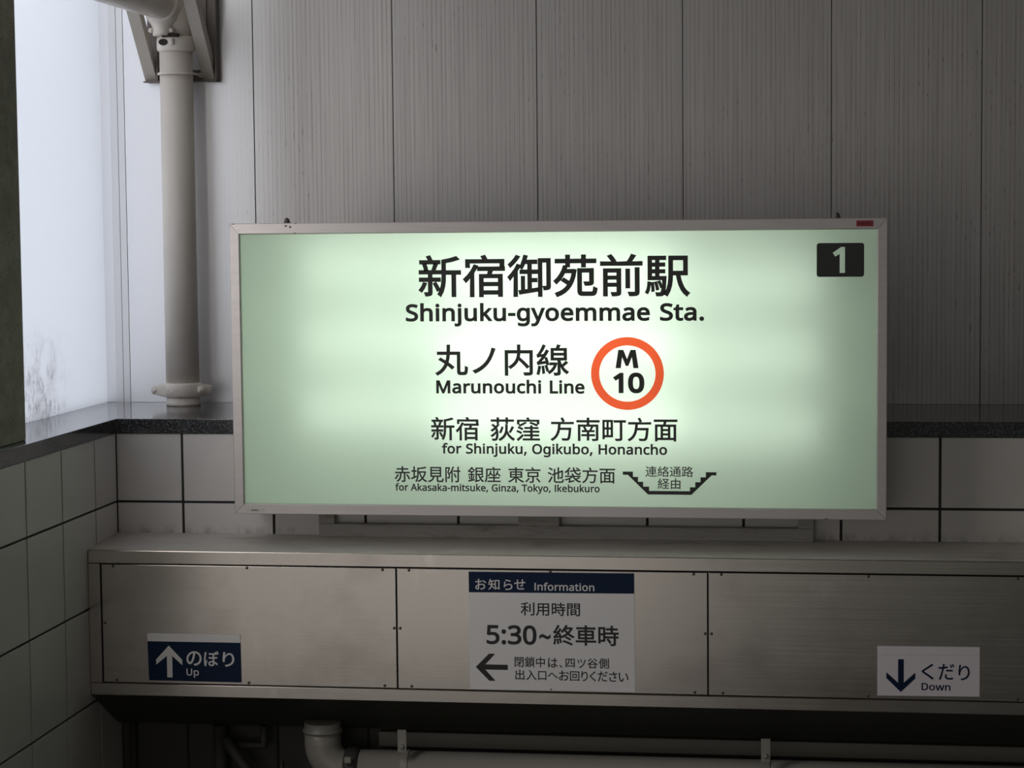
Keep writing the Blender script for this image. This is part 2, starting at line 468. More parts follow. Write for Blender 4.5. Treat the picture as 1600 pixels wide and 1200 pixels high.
# ------------------------------------------------------------------ lettering
# outlines of the characters on the signs: advance width and contours in thousandths of an em
GLYPHS = {
    '、': (1000, '273,-56,341,2,233,119,117,224,52,167,165,63'),
    'い': (1000, '223,698,126,700,132,655,135,488,144,344,163,228,190,137,225,70,266,25,310,-1,357,-9,406,3,454,41,500,112,545,219,482,290,459,216,429,151,395,104,358,86,309,106,269,162,239,250,222,364,216,490,215,601 744,670,666,643,731,541,782,416,819,279,840,140,920,173,899,306,860,441,807,567'),
    'お': (1000, '721,688,685,628,803,558,909,478,950,542,844,616 325,279,328,102,324,75,312,58,292,53,259,60,223,78,195,105,183,138,202,186,252,236 121,619,123,543,251,538,325,541,324,353,241,310,171,256,123,196,105,134,119,83,156,37,206,1,261,-23,313,-32,350,-26,377,-5,395,33,401,91,397,308,505,337,615,347,669,342,717,325,754,299,778,262,787,216,778,166,753,127,716,97,670,75,619,60,561,53,502,53,530,-28,588,-24,654,-14,729,11,788,47,831,93,858,150,867,217,855,284,821,339,767,381,698,407,616,416,510,407,396,379,398,549,508,564,608,584,606,662,509,639,400,622,404,730,411,799,322,799,327,728,326,614,249,611,192,612'),
    'く': (1000, '704,738,630,804,573,737,428,609,278,485,234,443,209,405,206,369,227,331,271,287,437,146,586,8,655,-65,726,1,533,174,352,324,316,359,304,386,315,412,349,445'),
    'さ': (1000, '312,312,234,330,209,273,192,218,186,164,196,102,224,50,270,10,331,-19,407,-36,496,-42,643,-35,754,-20,758,60,641,41,500,35,419,41,353,57,305,84,275,122,265,173,271,220,286,265 158,631,160,551,384,541,580,549,639,425,701,321,535,336,529,269,659,258,770,242,811,298,767,351,709,445,655,557,761,574,862,598,853,676,743,647,630,627,603,717,584,798,499,787,554,619,435,615,302,618'),
    'せ': (1000, '45,500,54,418,155,432,262,444,263,195,268,124,281,69,307,29,353,3,422,-12,521,-17,679,-12,811,-1,814,84,682,68,517,60,444,63,395,74,364,92,348,120,341,158,339,206,339,452,659,482,648,318,642,301,630,293,610,291,564,295,510,304,508,235,571,226,640,221,678,226,703,244,717,278,727,373,731,487,843,493,922,493,922,571,733,559,735,699,740,771,655,771,660,696,660,553,339,524,340,659,344,740,257,740,263,655,262,516,149,506'),
    'だ': (1000, '507,468,507,393,600,401,693,404,780,401,861,392,863,468,690,477 528,225,453,232,442,172,438,114,448,61,478,19,528,-10,596,-28,682,-34,786,-30,875,-19,878,62,782,47,683,42,611,47,562,61,532,82,518,107,514,135,518,177 755,742,702,719,745,651,783,580,837,604,798,675 865,783,813,760,857,693,896,621,950,645,911,714 191,606,71,613,74,535,190,531,282,534,256,427,209,271,150,110,88,-20,176,-50,231,86,286,251,332,408,364,542,470,556,572,576,572,654,478,634,380,619,413,772,317,780,314,698,299,611'),
    'の': (1000, '476,642,453,504,420,372,382,264,343,191,305,149,269,136,234,147,201,180,176,236,166,318,176,388,204,457,249,522,310,578,386,619 559,644,638,628,704,595,756,550,795,492,818,426,826,353,816,273,789,205,747,150,695,107,635,76,572,56,486,43,533,-31,643,-7,736,35,809,92,863,165,897,251,908,350,899,434,873,512,831,580,774,637,703,681,620,708,525,718,424,707,332,675,251,626,183,562,132,487,99,402,88,311,98,220,125,146,165,90,213,56,266,44,320,57,370,94,417,157,460,244,499,355,535,499'),
    'は': (1000, '255,764,167,771,161,700,143,587,124,435,115,279,120,153,134,46,153,-37,223,-32,221,3,225,48,255,151,296,269,255,301,198,154,190,224,188,293,197,427,216,575,238,696 676,185,677,150,672,105,654,71,620,49,568,41,519,46,480,61,455,86,446,120,455,153,482,179,522,195,574,201,627,197 749,770,659,770,663,709,663,585,569,583,399,591,399,516,567,509,663,511,673,254,580,263,508,255,451,234,409,201,383,160,374,112,383,63,409,23,451,-7,509,-25,582,-31,652,-22,701,2,733,38,750,82,755,130,755,151,831,100,906,35,950,102,894,149,828,194,752,231,740,516,913,535,913,612,740,589,743,710'),
    'へ': (1000, '56,274,130,199,368,507,392,532,414,542,437,535,465,510,652,288,767,160,887,37,951,110,815,241,701,361,500,590,462,621,426,635,392,632,358,613,324,579,224,453,128,340'),
    'ぼ': (1000, '226,744,138,752,131,681,114,569,95,420,86,265,91,138,105,32,124,-52,195,-47,192,-12,197,33,227,136,268,254,227,287,170,138,162,209,160,279,176,485,208,677 920,818,871,801,902,734,930,661,980,678 635,165,636,123,632,86,616,57,586,37,538,30,491,35,454,49,431,73,423,105,431,135,455,158,493,173,541,178,588,175 819,786,771,771,798,710,679,700,544,696,398,702,398,632,624,630,624,466,505,466,382,471,383,398,624,395,632,231,543,238,472,230,419,210,381,179,359,142,352,101,361,50,388,11,429,-17,482,-33,545,-39,603,-33,649,-17,682,9,702,45,709,90,708,137,795,84,875,14,917,84,860,130,789,175,704,212,696,398,882,412,882,485,696,469,696,633,823,643,828,629,879,647'),
    'ら': (1000, '335,784,315,708,502,666,703,630,722,707,528,738 313,602,229,613,209,405,178,207,252,189,264,213,282,239,341,295,414,338,498,364,592,373,663,363,718,335,755,291,768,236,759,180,730,132,683,92,616,62,529,43,424,38,298,47,322,-35,468,-39,590,-27,687,1,761,43,812,97,842,161,852,234,840,301,806,358,753,403,682,432,597,443,509,436,425,413,346,376,271,321'),
    'り': (1000, '339,789,251,792,243,706,223,550,212,383,216,293,223,224,300,230,295,296,298,353,317,436,356,520,411,594,478,646,551,666,608,653,652,616,684,558,704,483,710,394,700,296,671,216,626,152,566,103,495,66,413,40,323,22,370,-50,471,-26,562,9,640,57,704,117,752,193,782,285,792,395,784,493,762,577,728,645,682,696,627,727,564,738,491,724,425,687,369,635,324,574,292,511,310,649'),
    'ツ': (1000, '456,752,379,726,431,596,477,462,555,489,507,624 900,688,808,714,786,601,751,490,704,388,648,302,564,213,467,138,363,78,255,37,324,-33,430,14,534,79,631,161,716,256,789,374,843,503 177,692,98,663,156,533,210,389,289,418'),
    'ノ': (1000, '802,719,707,745,678,634,637,522,583,416,518,321,442,239,351,166,249,103,140,56,210,-17,317,36,418,104,510,183,587,268,663,386,724,513'),
    '中': (1000, '458,840,458,661,96,661,96,186,171,186,171,248,458,248,458,-79,537,-79,537,248,825,248,825,191,902,191,902,661,537,661,537,840 171,322,171,588,458,588,458,322 825,322,537,322,537,588,825,588'),
    '丸': (1000, '125,393,217,338,311,276,268,187,208,107,130,36,30,-23,61,-51,86,-82,187,-20,268,54,330,137,377,228,456,164,518,106,575,167,500,233,403,304,431,425,446,551,677,551,677,54,682,-4,698,-40,728,-59,775,-65,881,-65,920,-58,948,-36,966,6,976,69,982,156,946,170,911,191,907,77,896,23,874,9,786,9,766,12,756,25,754,53,754,625,450,625,454,837,375,837,372,625,85,625,85,551,367,551,356,449,335,350,177,445'),
    '京': (1000, '262,495,743,495,743,334,262,334 685,167,788,54,869,-52,934,-8,849,95,746,205 235,204,185,132,121,60,52,-2,107,-49,179,18,249,97,308,177 415,824,476,716,65,716,65,642,937,642,937,716,564,716,529,781,487,848 188,561,188,267,464,267,464,8,460,-7,441,-11,292,-10,318,-81,428,-80,498,-70,525,-55,539,-31,543,7,543,267,822,267,822,561'),
    '側': (1000, '392,535,549,535,549,410,392,410 392,351,549,351,549,224,392,224 392,718,549,718,549,594,392,594 327,780,327,162,616,162,616,780 502,113,552,26,589,-54,647,-19,609,58,556,143 695,737,695,147,762,147,762,737 863,826,863,10,858,-7,843,-11,733,-9,747,-45,755,-81,842,-78,895,-66,917,-51,928,-27,932,10,932,826 385,142,353,82,310,21,262,-31,316,-75,388,11,450,110 233,835,175,682,102,542,18,426,57,350,106,413,152,484,152,-80,224,-80,224,619,266,716,302,816'),
    '入': (1000, '295,755,356,706,409,651,456,591,418,455,370,334,309,226,234,132,145,52,41,-13,110,-73,223,6,319,101,399,213,465,343,517,491,621,284,677,183,743,87,825,2,927,-70,942,-26,964,15,824,128,726,261,571,553,475,694,341,819'),
    '内': (1000, '99,669,99,-82,173,-82,173,595,462,595,456,527,441,455,412,382,364,310,295,242,199,179,229,152,253,122,343,184,412,251,463,320,498,392,635,257,742,135,804,184,676,319,521,464,533,531,538,595,829,595,829,20,827,6,819,-3,804,-5,645,-3,661,-41,671,-79,785,-78,858,-67,885,-50,899,-22,903,19,903,669,539,669,539,840,463,840,463,669'),
    '出': (1000, '104,341,104,-21,814,-21,814,-78,895,-78,895,341,814,341,814,54,539,54,539,404,855,404,855,750,774,750,774,477,539,477,539,839,457,839,457,477,228,477,228,749,150,749,150,404,457,404,457,54,187,54,187,341'),
    '利': (1000, '593,721,593,169,666,169,666,721 838,821,838,20,832,0,812,-6,659,-5,687,-81,800,-79,868,-67,893,-50,908,-23,913,20,913,821 458,834,341,795,195,762,42,737,66,678,259,709,259,539,50,539,50,469,243,469,183,342,108,223,27,130,49,95,68,59,136,141,201,243,259,355,259,-78,333,-78,333,318,479,173,522,236,333,396,333,469,526,469,526,539,333,539,333,724,430,749,514,777'),
    '前': (1000, '604,514,604,104,674,104,674,514 807,544,807,14,802,-1,786,-5,654,-4,681,-76,778,-74,839,-63,864,-48,877,-23,881,13,881,544 723,845,681,763,629,682,329,682,378,700,335,770,278,841,208,816,260,748,300,682,53,682,53,613,947,613,947,682,714,682,803,819 409,301,409,200,187,200,187,301 409,360,187,360,187,459,409,459 116,523,116,-75,187,-75,187,141,409,141,409,7,405,-6,391,-10,281,-9,307,-76,391,-74,446,-63,468,-49,479,-26,482,6,482,523'),
    '南': (1000, '317,460,353,398,377,339,440,361,414,419,376,479 458,840,458,740,60,740,60,669,458,669,458,563,114,563,114,-79,190,-79,190,494,812,494,812,8,807,-9,789,-14,647,-13,663,-46,673,-80,777,-78,845,-68,871,-53,884,-29,888,8,888,563,541,563,541,669,941,669,941,740,541,740,541,840 622,481,591,410,553,338,266,338,266,277,461,277,461,176,245,176,245,113,461,113,461,-61,533,-61,533,113,758,113,758,176,533,176,533,277,740,277,740,338,618,338,687,461'),
    '口': (1000, '127,735,127,-55,205,-55,205,30,796,30,796,-51,876,-51,876,735 205,107,205,660,796,660,796,107'),
    '四': (1000, '88,753,88,-47,164,-47,164,29,832,29,832,-39,909,-39,909,753 164,102,164,681,352,681,348,568,338,472,320,393,289,328,242,276,176,235,202,207,222,176,297,224,350,284,387,359,409,449,420,555,425,681,565,681,565,367,569,317,582,283,609,263,652,257,761,257,822,262,816,326,759,321,661,321,645,325,638,339,636,365,636,681,832,681,832,102'),
    '回': (1000, '374,500,618,500,618,271,374,271 303,568,303,204,692,204,692,568 82,799,82,-79,159,-79,159,-25,839,-25,839,-79,919,-79,919,799 159,46,159,724,839,724,839,46'),
    '坂': (1000, '882,822,746,785,575,760,399,746,399,502,397,400,388,288,368,173,333,62,277,-40,310,-60,340,-83,396,19,434,133,457,251,469,367,473,474,497,474,537,352,586,240,647,140,573,75,492,23,406,-16,431,-46,451,-79,538,-37,619,17,693,81,759,17,834,-36,917,-78,940,-44,968,-14,884,24,809,75,743,137,799,218,846,310,884,414,913,531,864,547,852,544,473,544,473,685,638,699,798,724,931,761 826,474,792,370,749,278,695,197,642,281,598,374,564,474 34,158,57,82,362,219,346,286,240,241,240,528,349,528,349,599,240,599,240,828,170,828,170,599,52,599,52,528,170,528,170,212'),
    '宿': (1000, '428,825,464,750,84,750,84,583,158,583,158,685,844,685,844,600,921,600,921,750,555,750,506,846 387,413,387,-81,459,-81,459,-24,807,-24,807,-76,883,-76,883,413,638,413,670,513,934,513,934,581,346,581,346,513,587,513,564,413 459,168,807,168,807,42,459,42 459,231,459,348,807,348,807,231 268,632,204,512,124,402,33,312,81,247,132,296,181,353,181,-80,253,-80,253,453,298,530,337,610'),
    '座': (1000, '757,606,736,521,704,446,661,382,606,330,606,623,533,623,533,228,255,228,255,161,533,161,533,12,190,12,190,-54,953,-54,953,12,606,12,606,161,891,161,891,228,606,228,606,327,659,284,717,343,764,414,844,341,907,276,952,324,880,395,790,472,810,532,824,597 350,606,329,517,298,437,254,369,198,314,255,271,315,336,363,415,423,353,471,297,516,347,460,409,388,476,405,535,418,598 480,823,533,734,112,734,112,456,110,338,99,210,73,82,27,-35,91,-77,140,49,169,189,183,329,186,456,186,664,949,664,949,734,618,734,587,791,550,847'),
    '御': (1000, '198,840,152,771,92,701,28,641,68,584,140,653,209,732,267,815 689,763,689,-80,756,-80,756,695,874,695,874,151,871,141,861,138,788,138,801,104,809,69,874,71,914,82,931,98,940,121,942,150,942,763 219,640,162,535,92,438,17,356,60,291,147,392,147,-78,216,-78,216,492,266,578,324,542,356,598,386,664,458,664,458,508,287,508,287,439,458,439,458,71,374,58,374,363,313,363,313,50,257,43,274,-26,671,38,669,102,525,80,525,252,649,252,649,317,525,317,525,439,655,439,655,508,525,508,525,664,649,664,649,732,410,732,437,828,369,841,345,748,312,661,271,588,286,617'),
    '新': (1000, '360,213,406,130,442,51,495,83,460,159,411,240 135,235,111,174,79,117,41,68,94,30,151,116,196,220 553,744,553,400,550,294,538,183,510,73,460,-25,491,-46,518,-71,573,37,605,159,620,284,623,432,775,432,775,-75,848,-75,848,432,958,432,958,502,623,502,623,694,783,725,927,767,866,822,725,779 214,827,258,735,61,735,61,672,503,672,503,735,336,735,282,844 377,667,353,587,323,507,46,507,46,443,251,443,251,339,50,339,50,273,251,273,251,18,249,8,239,5,162,5,176,-27,184,-59,247,-57,290,-47,308,-33,317,-13,320,17,320,273,507,273,507,339,320,339,320,443,519,443,519,507,391,507,447,652 126,651,152,577,165,507,230,525,215,593,187,665'),
    '方': (1000, '440,818,479,740,508,667,68,667,68,594,341,594,334,494,322,393,301,295,267,201,215,115,143,39,46,-23,77,-51,101,-82,202,-15,278,65,334,157,373,256,398,361,756,361,738,176,717,64,691,12,670,2,643,0,474,7,492,-29,501,-66,597,-70,669,-69,703,-64,731,-54,756,-34,789,32,814,168,838,434,410,434,423,594,936,594,936,667,514,667,585,698,554,769,512,846'),
    '時': (1000, '445,209,519,120,572,33,636,72,581,158,505,244 631,841,631,721,421,721,421,654,631,654,631,527,379,527,379,459,763,459,763,346,384,346,384,279,763,279,763,10,758,-5,742,-9,608,-8,624,-44,633,-79,733,-77,796,-66,820,-51,833,-27,837,9,837,279,954,279,954,346,837,346,837,459,964,459,964,527,705,527,705,654,922,654,922,721,705,721,705,841 291,416,291,185,146,185,146,416 291,484,146,484,146,706,291,706 76,775,76,35,146,35,146,117,362,117,362,775'),
    '東': (1000, '153,590,153,222,396,222,292,132,169,55,41,-1,69,-31,93,-64,223,1,350,88,459,191,459,-80,536,-80,536,194,647,90,776,0,909,-66,934,-32,962,-1,832,55,707,132,600,222,859,222,859,590,536,590,536,674,940,674,940,745,536,745,536,839,459,839,459,745,66,745,66,674,459,674,459,590 226,379,459,379,459,282,226,282 536,379,782,379,782,282,536,282 226,530,459,530,459,435,226,435 536,530,782,530,782,435,536,435'),
    '池': (1000, '93,774,195,721,278,664,321,727,236,780,134,829 40,499,139,448,219,394,260,456,179,507,80,555 73,-16,138,-65,227,93,312,259,255,306,163,132 396,742,396,474,276,427,305,360,396,396,396,72,401,14,416,-26,445,-52,489,-65,552,-69,815,-69,872,-63,912,-44,938,-9,954,43,963,116,927,128,893,146,886,73,873,29,850,6,813,0,554,0,511,3,485,14,473,35,470,71,470,424,616,482,616,143,690,143,690,510,846,571,843,377,836,281,828,262,817,253,802,251,725,253,738,219,744,182,797,182,847,189,874,201,893,225,906,262,915,394,918,631,922,645,868,666,849,649,690,588,690,838,616,838,616,559,470,502,470,742'),
    '用': (1000, '153,770,153,407,151,319,142,226,123,133,87,45,32,-36,63,-58,90,-85,140,-16,176,61,201,143,216,227,467,227,467,-71,543,-71,543,227,813,227,813,22,807,3,786,-3,629,-2,655,-74,771,-73,841,-62,868,-46,883,-19,887,22,887,770 227,698,467,698,467,537,227,537 813,698,813,537,543,537,543,698 227,466,467,466,467,298,223,298,227,407 813,466,813,298,543,298,543,466'),
    '由': (1000, '189,279,459,279,459,57,189,57 810,279,810,57,535,57,535,279 189,353,189,571,459,571,459,353 810,353,535,353,535,571,810,571 459,840,459,646,114,646,114,-80,189,-80,189,-18,810,-18,810,-76,888,-76,888,646,535,646,535,840'),
    '町': (1000, '69,753,69,-4,134,-4,134,73,457,73,457,753 134,686,231,686,231,452,134,452 134,140,134,386,231,386,231,140 390,386,390,140,290,140,290,386 390,452,290,452,290,686,390,686 504,741,504,667,743,667,743,24,740,9,732,1,716,-2,551,0,568,-37,578,-74,697,-73,771,-62,799,-45,814,-18,818,23,818,667,961,667,961,741'),
    '知': (1000, '547,753,547,-51,620,-51,620,28,832,28,832,-40,908,-40,908,753 620,99,620,682,832,682,832,99 157,841,128,721,86,612,33,522,94,478,137,551,175,636,252,636,252,436,45,436,45,364,247,364,234,283,210,202,171,123,113,48,34,-21,62,-48,86,-77,163,-11,221,62,264,140,294,220,385,112,461,14,512,78,419,182,312,296,322,364,515,364,515,436,326,436,327,636,486,636,486,706,199,706,230,826'),
    '窪': (1000, '66,-22,111,-82,214,15,316,117,278,174,167,66 102,435,192,395,267,352,301,407,225,449,135,485 50,283,142,244,219,200,252,257,174,298,83,334 383,664,260,600,131,551,176,496,312,558,444,635 560,618,706,563,828,504,868,559,743,614,597,665 361,459,361,402,587,402,587,314,312,314,312,255,920,255,920,314,658,314,658,402,889,402,889,459,658,459,658,523,587,523,587,459 348,164,348,107,587,107,587,3,296,3,296,-57,939,-57,939,3,658,3,658,107,906,107,906,164,658,164,658,230,587,230,587,164 436,827,472,752,77,752,77,586,152,586,152,694,846,694,846,590,924,590,924,752,556,752,508,847'),
    '終': (1000, '567,264,678,209,770,148,816,200,724,258,613,312 458,74,599,28,736,-28,847,-85,891,-26,780,28,642,83,503,128 190,189,206,76,216,-30,274,-18,264,87,247,199 84,197,65,74,36,-35,95,-57,124,55,146,186 292,206,325,110,348,21,404,40,379,128,345,223 577,669,800,669,748,586,682,511,621,583,571,660 587,840,541,743,473,643,383,550,411,528,435,503,486,552,530,604,578,532,633,465,559,409,479,362,397,324,423,297,444,265,526,306,606,356,682,415,756,353,835,300,917,258,940,291,967,319,884,356,805,405,732,463,797,537,853,620,898,712,852,739,839,736,616,736,661,829 66,240,123,256,321,289,334,231,395,250,369,349,331,459,273,444,306,346,155,325,235,425,313,535,383,651,318,689,242,553,135,544,218,672,292,814,223,843,176,735,126,644,91,590,62,552,36,534,59,466,96,475,201,490,116,376,75,331,42,310'),
    '経': (1000, '188,189,205,71,214,-40,276,-25,265,84,246,202 80,197,59,66,30,-50,93,-70,120,48,144,184 298,210,332,109,356,15,413,35,388,127,353,227 817,722,779,657,733,599,679,547,628,599,585,658,550,722 416,788,416,722,522,722,480,708,519,633,567,565,622,504,550,461,472,426,391,399,415,370,434,337,520,369,603,408,680,456,755,408,838,368,928,338,949,371,974,401,888,426,809,459,738,501,811,576,871,666,918,769,868,791,853,788 646,389,646,252,456,252,456,185,646,185,646,14,413,14,413,-53,954,-53,954,14,720,14,720,185,911,185,911,252,720,252,720,389 65,240,125,258,335,293,350,241,410,265,380,358,340,463,283,446,316,353,161,331,242,431,321,541,392,657,324,696,246,558,140,549,221,674,293,813,220,843,173,737,123,647,89,592,60,555,33,538,58,466,95,476,202,491,117,379,75,333,41,312'),
    '絡': (1000, '195,189,212,76,220,-30,281,-18,271,87,253,199 84,197,65,74,36,-35,97,-58,126,55,148,186 296,206,328,109,350,17,407,36,383,126,350,223 610,844,553,732,478,632,390,552,447,500,497,546,545,599,591,528,649,458,570,396,487,345,403,307,428,279,448,248,482,264,482,-75,553,-75,553,-41,831,-41,831,-73,904,-73,904,268,925,259,973,322,891,358,817,404,749,456,815,533,871,618,916,712,868,737,854,734,638,734,682,824 553,26,553,219,831,219,831,26 818,669,765,584,698,505,635,579,587,653,597,669 526,286,615,341,699,408,778,342,868,286 66,240,123,256,322,290,335,231,395,250,370,349,331,459,274,444,307,346,156,325,237,424,315,535,386,650,320,687,244,553,136,544,222,671,298,813,230,842,180,734,128,643,92,588,63,551,36,534,59,466,96,475,203,490,117,376,76,331,42,310'),
    '線': (1000, '523,530,837,530,837,441,523,441 523,674,837,674,837,587,523,587 182,189,197,77,204,-27,263,-16,254,87,238,198 84,197,65,71,35,-40,94,-62,123,53,145,186 275,208,303,123,322,43,377,61,356,139,327,223 885,345,833,288,772,230,745,287,724,347,724,381,909,381,909,734,682,734,724,823,641,841,607,734,453,734,453,381,653,381,653,3,650,-9,636,-12,534,-12,548,-46,556,-81,637,-79,690,-69,711,-54,721,-30,724,3,724,192,777,100,841,23,915,-36,938,-5,964,23,903,63,848,116,800,180,871,237,941,300 416,298,416,235,547,235,513,165,470,105,418,56,362,20,405,-32,478,20,542,90,594,179,631,285,587,300,575,298 66,240,122,256,314,287,325,229,386,247,364,348,329,460,271,446,301,346,157,327,237,427,312,537,380,652,315,690,240,556,137,547,217,674,287,813,217,842,171,735,123,644,89,590,61,552,35,535,59,466,95,475,198,490,115,378,75,333,41,311'),
    '苑': (1000, '552,531,552,52,556,4,568,-29,590,-50,625,-61,674,-64,852,-64,894,-59,924,-44,944,-16,957,28,965,89,929,101,897,118,892,61,884,27,870,10,847,6,681,6,645,9,629,22,625,51,625,463,813,463,813,248,810,236,796,232,689,233,712,166,796,167,851,177,873,192,883,215,886,247,886,531 639,838,639,745,365,745,365,838,291,838,291,745,61,745,61,675,291,675,291,591,240,603,205,501,157,409,98,328,30,262,80,203,149,272,210,355,261,450,432,450,406,336,368,240,240,322,194,275,333,178,279,111,216,56,142,14,60,-18,97,-85,188,-47,269,4,340,69,400,150,449,249,487,367,512,505,467,518,454,516,288,516,310,583,365,583,365,675,639,675,639,580,713,580,713,675,941,675,941,745,713,745,713,838'),
    '荻': (1000, '469,480,447,401,415,321,376,253,440,224,479,294,509,376,532,458 865,483,815,368,754,261,816,239,878,341,939,459 312,585,279,537,240,491,194,536,135,580,84,540,146,493,192,443,123,387,50,340,103,286,166,331,228,384,244,344,255,302,195,234,123,172,49,126,95,69,181,134,263,214,260,111,250,46,231,5,218,-6,200,-11,94,-11,110,-44,117,-78,176,-79,230,-74,260,-65,283,-47,314,12,330,93,334,194,330,276,315,357,281,435,334,497,379,561 634,840,634,758,361,758,361,840,286,840,286,758,62,758,62,690,286,690,286,606,361,606,361,690,634,690,634,606,709,606,709,690,941,690,941,758,709,758,709,840 622,572,622,424,619,352,606,275,578,196,531,118,458,44,356,-24,383,-52,405,-83,504,-18,578,53,630,129,665,207,714,122,775,46,847,-21,929,-74,946,-39,969,-6,875,52,796,128,734,220,690,322,696,423,696,572'),
    '袋': (1000, '675,799,755,751,820,702,868,743,801,790,720,834 419,460,458,403,488,348,557,380,527,432,484,486 261,-66,328,-42,572,19,568,82,345,32,345,174,429,225,501,281,554,185,623,104,706,38,804,-13,918,-50,939,-15,965,16,873,40,791,74,719,118,810,166,897,222,838,265,759,211,670,158,618,216,577,281,947,281,947,347,55,347,55,281,402,281,292,217,165,164,36,126,80,69,176,100,274,139,274,47,268,18,253,2,236,-6,251,-35 502,839,513,752,534,672,322,653,330,589,558,610,600,537,651,477,710,433,775,405,845,395,889,401,920,422,940,464,952,531,921,544,892,562,885,506,871,475,848,466,788,476,732,506,681,553,638,617,943,645,935,708,610,679,588,755,576,839 290,840,217,737,125,644,24,569,80,514,138,559,196,611,196,395,268,395,268,688,317,751,359,815'),
    '見': (1000, '258,572,742,572,742,469,258,469 258,405,742,405,742,301,258,301 258,738,742,738,742,635,258,635 185,805,185,234,320,234,307,174,284,121,250,77,199,40,130,9,39,-15,64,-47,82,-81,183,-50,261,-12,318,36,358,93,384,158,400,234,564,234,564,33,569,-18,589,-50,626,-67,685,-72,847,-72,891,-67,922,-50,942,-17,955,35,962,110,926,123,893,141,889,67,881,24,866,4,841,-1,692,-1,659,2,644,12,640,33,640,234,818,234,818,805'),
    '谷': (1000, '588,781,738,661,860,543,925,592,798,706,648,823 336,815,262,733,174,657,80,595,142,541,235,611,328,695,409,786 496,662,432,573,349,489,253,414,148,352,38,306,64,271,84,233,153,264,222,301,222,-81,298,-81,298,-40,708,-40,708,-79,787,-79,787,293,849,260,910,233,936,270,967,304,847,354,730,423,625,505,541,593,558,620 298,27,298,254,708,254,708,27 253,321,343,386,426,458,498,536,570,458,652,386,742,321'),
    '赤': (1000, '734,334,823,198,887,71,959,103,892,228,801,361 193,358,156,275,103,193,40,122,99,80,166,156,224,246,268,339 165,719,165,647,461,647,461,505,72,505,72,432,356,432,354,306,345,240,325,171,289,103,234,38,155,-23,186,-50,211,-79,297,-11,357,63,397,140,420,218,430,294,433,366,433,432,591,432,591,14,587,0,571,-4,447,-4,463,-41,474,-79,567,-77,629,-66,653,-50,666,-24,670,13,670,432,935,432,935,505,541,505,541,647,840,647,840,719,541,719,541,839,461,839,461,719'),
    '路': (1000, '156,732,345,732,345,556,156,556 38,42,51,-31,438,64,431,131,299,100,299,279,405,279,441,229,501,258,501,-78,571,-78,571,-41,823,-41,823,-75,894,-75,894,256,926,241,948,275,973,304,887,344,810,394,743,452,802,532,852,621,891,720,844,741,830,738,636,738,668,823,597,841,550,724,488,618,414,532,414,798,89,798,89,490,231,490,231,84,153,66,153,396,89,396,89,52 571,25,571,218,823,218,823,25 797,672,752,584,695,504,639,579,596,655,605,672 546,283,624,337,697,402,766,339,845,283 650,454,579,391,503,339,424,298,424,346,299,346,299,490,414,490,414,522,467,477,514,530,558,592,600,523'),
    '車': (1000, '158,606,158,216,459,216,459,135,53,135,53,66,459,66,459,-83,536,-83,536,66,951,66,951,135,536,135,536,216,846,216,846,606,536,606,536,680,917,680,917,749,536,749,536,839,459,839,459,749,83,749,83,680,459,680,459,606 230,382,459,382,459,279,230,279 536,382,771,382,771,279,536,279 230,543,459,543,459,441,230,441 536,543,771,543,771,441,536,441'),
    '通': (1000, '65,757,159,669,235,585,290,635,212,716,117,800 256,465,43,465,43,394,184,394,184,110,138,84,89,43,39,-8,86,-70,136,-7,181,38,220,56,262,36,318,-3,393,-36,484,-52,595,-57,948,-47,956,-10,969,26,788,13,596,8,493,11,406,24,333,56,256,108 364,803,364,744,787,744,719,698,645,658,499,717,451,674,549,634,647,589,363,589,363,71,434,71,434,237,603,237,603,75,671,75,671,237,845,237,845,146,841,133,828,129,726,130,739,100,747,69,830,70,883,80,903,94,914,115,917,146,917,589,786,589,712,628,822,695,917,771,870,807,855,803 845,531,845,443,671,443,671,531 434,387,603,387,603,296,434,296 434,443,434,531,603,531,603,443 845,387,845,296,671,296,671,387'),
    '連': (1000, '83,792,160,696,222,607,283,651,218,737,140,829 350,619,350,294,574,294,574,223,288,223,288,159,574,159,574,45,647,45,647,159,946,159,946,223,647,223,647,294,879,294,879,619,647,619,647,687,931,687,931,750,647,750,647,840,574,840,574,750,303,750,303,687,574,687,574,619 420,430,574,430,574,350,420,350 647,430,807,430,807,350,647,350 420,563,574,563,574,484,420,484 647,563,807,563,807,484,647,484 248,501,45,501,45,431,176,431,176,117,131,93,81,49,28,-9,79,-80,124,-15,165,34,200,53,240,31,296,-11,373,-47,467,-64,584,-68,780,-64,953,-56,961,-14,975,25,790,10,587,4,479,7,388,22,314,54,248,102'),
    '銀': (1000, '85,279,111,182,126,91,182,106,165,197,138,293 354,307,332,213,305,123,351,108,382,193,413,289 838,546,838,422,557,422,557,546 838,609,557,609,557,729,838,729 471,-82,529,-56,731,9,724,75,557,28,557,356,640,356,674,246,718,147,772,60,838,-13,914,-69,938,-34,966,-4,901,37,843,92,793,159,874,211,952,271,902,324,837,268,762,214,731,283,706,356,911,356,911,795,484,795,484,44,477,13,461,-7,443,-17,460,-49 250,838,190,749,114,668,32,602,68,533,113,569,113,520,213,520,213,411,60,411,60,344,213,344,213,57,48,24,68,-48,431,38,425,103,280,71,280,344,420,344,420,411,280,411,280,520,384,520,384,585,131,585,197,652,256,726,339,654,407,586,453,639,381,708,292,780,313,816'),
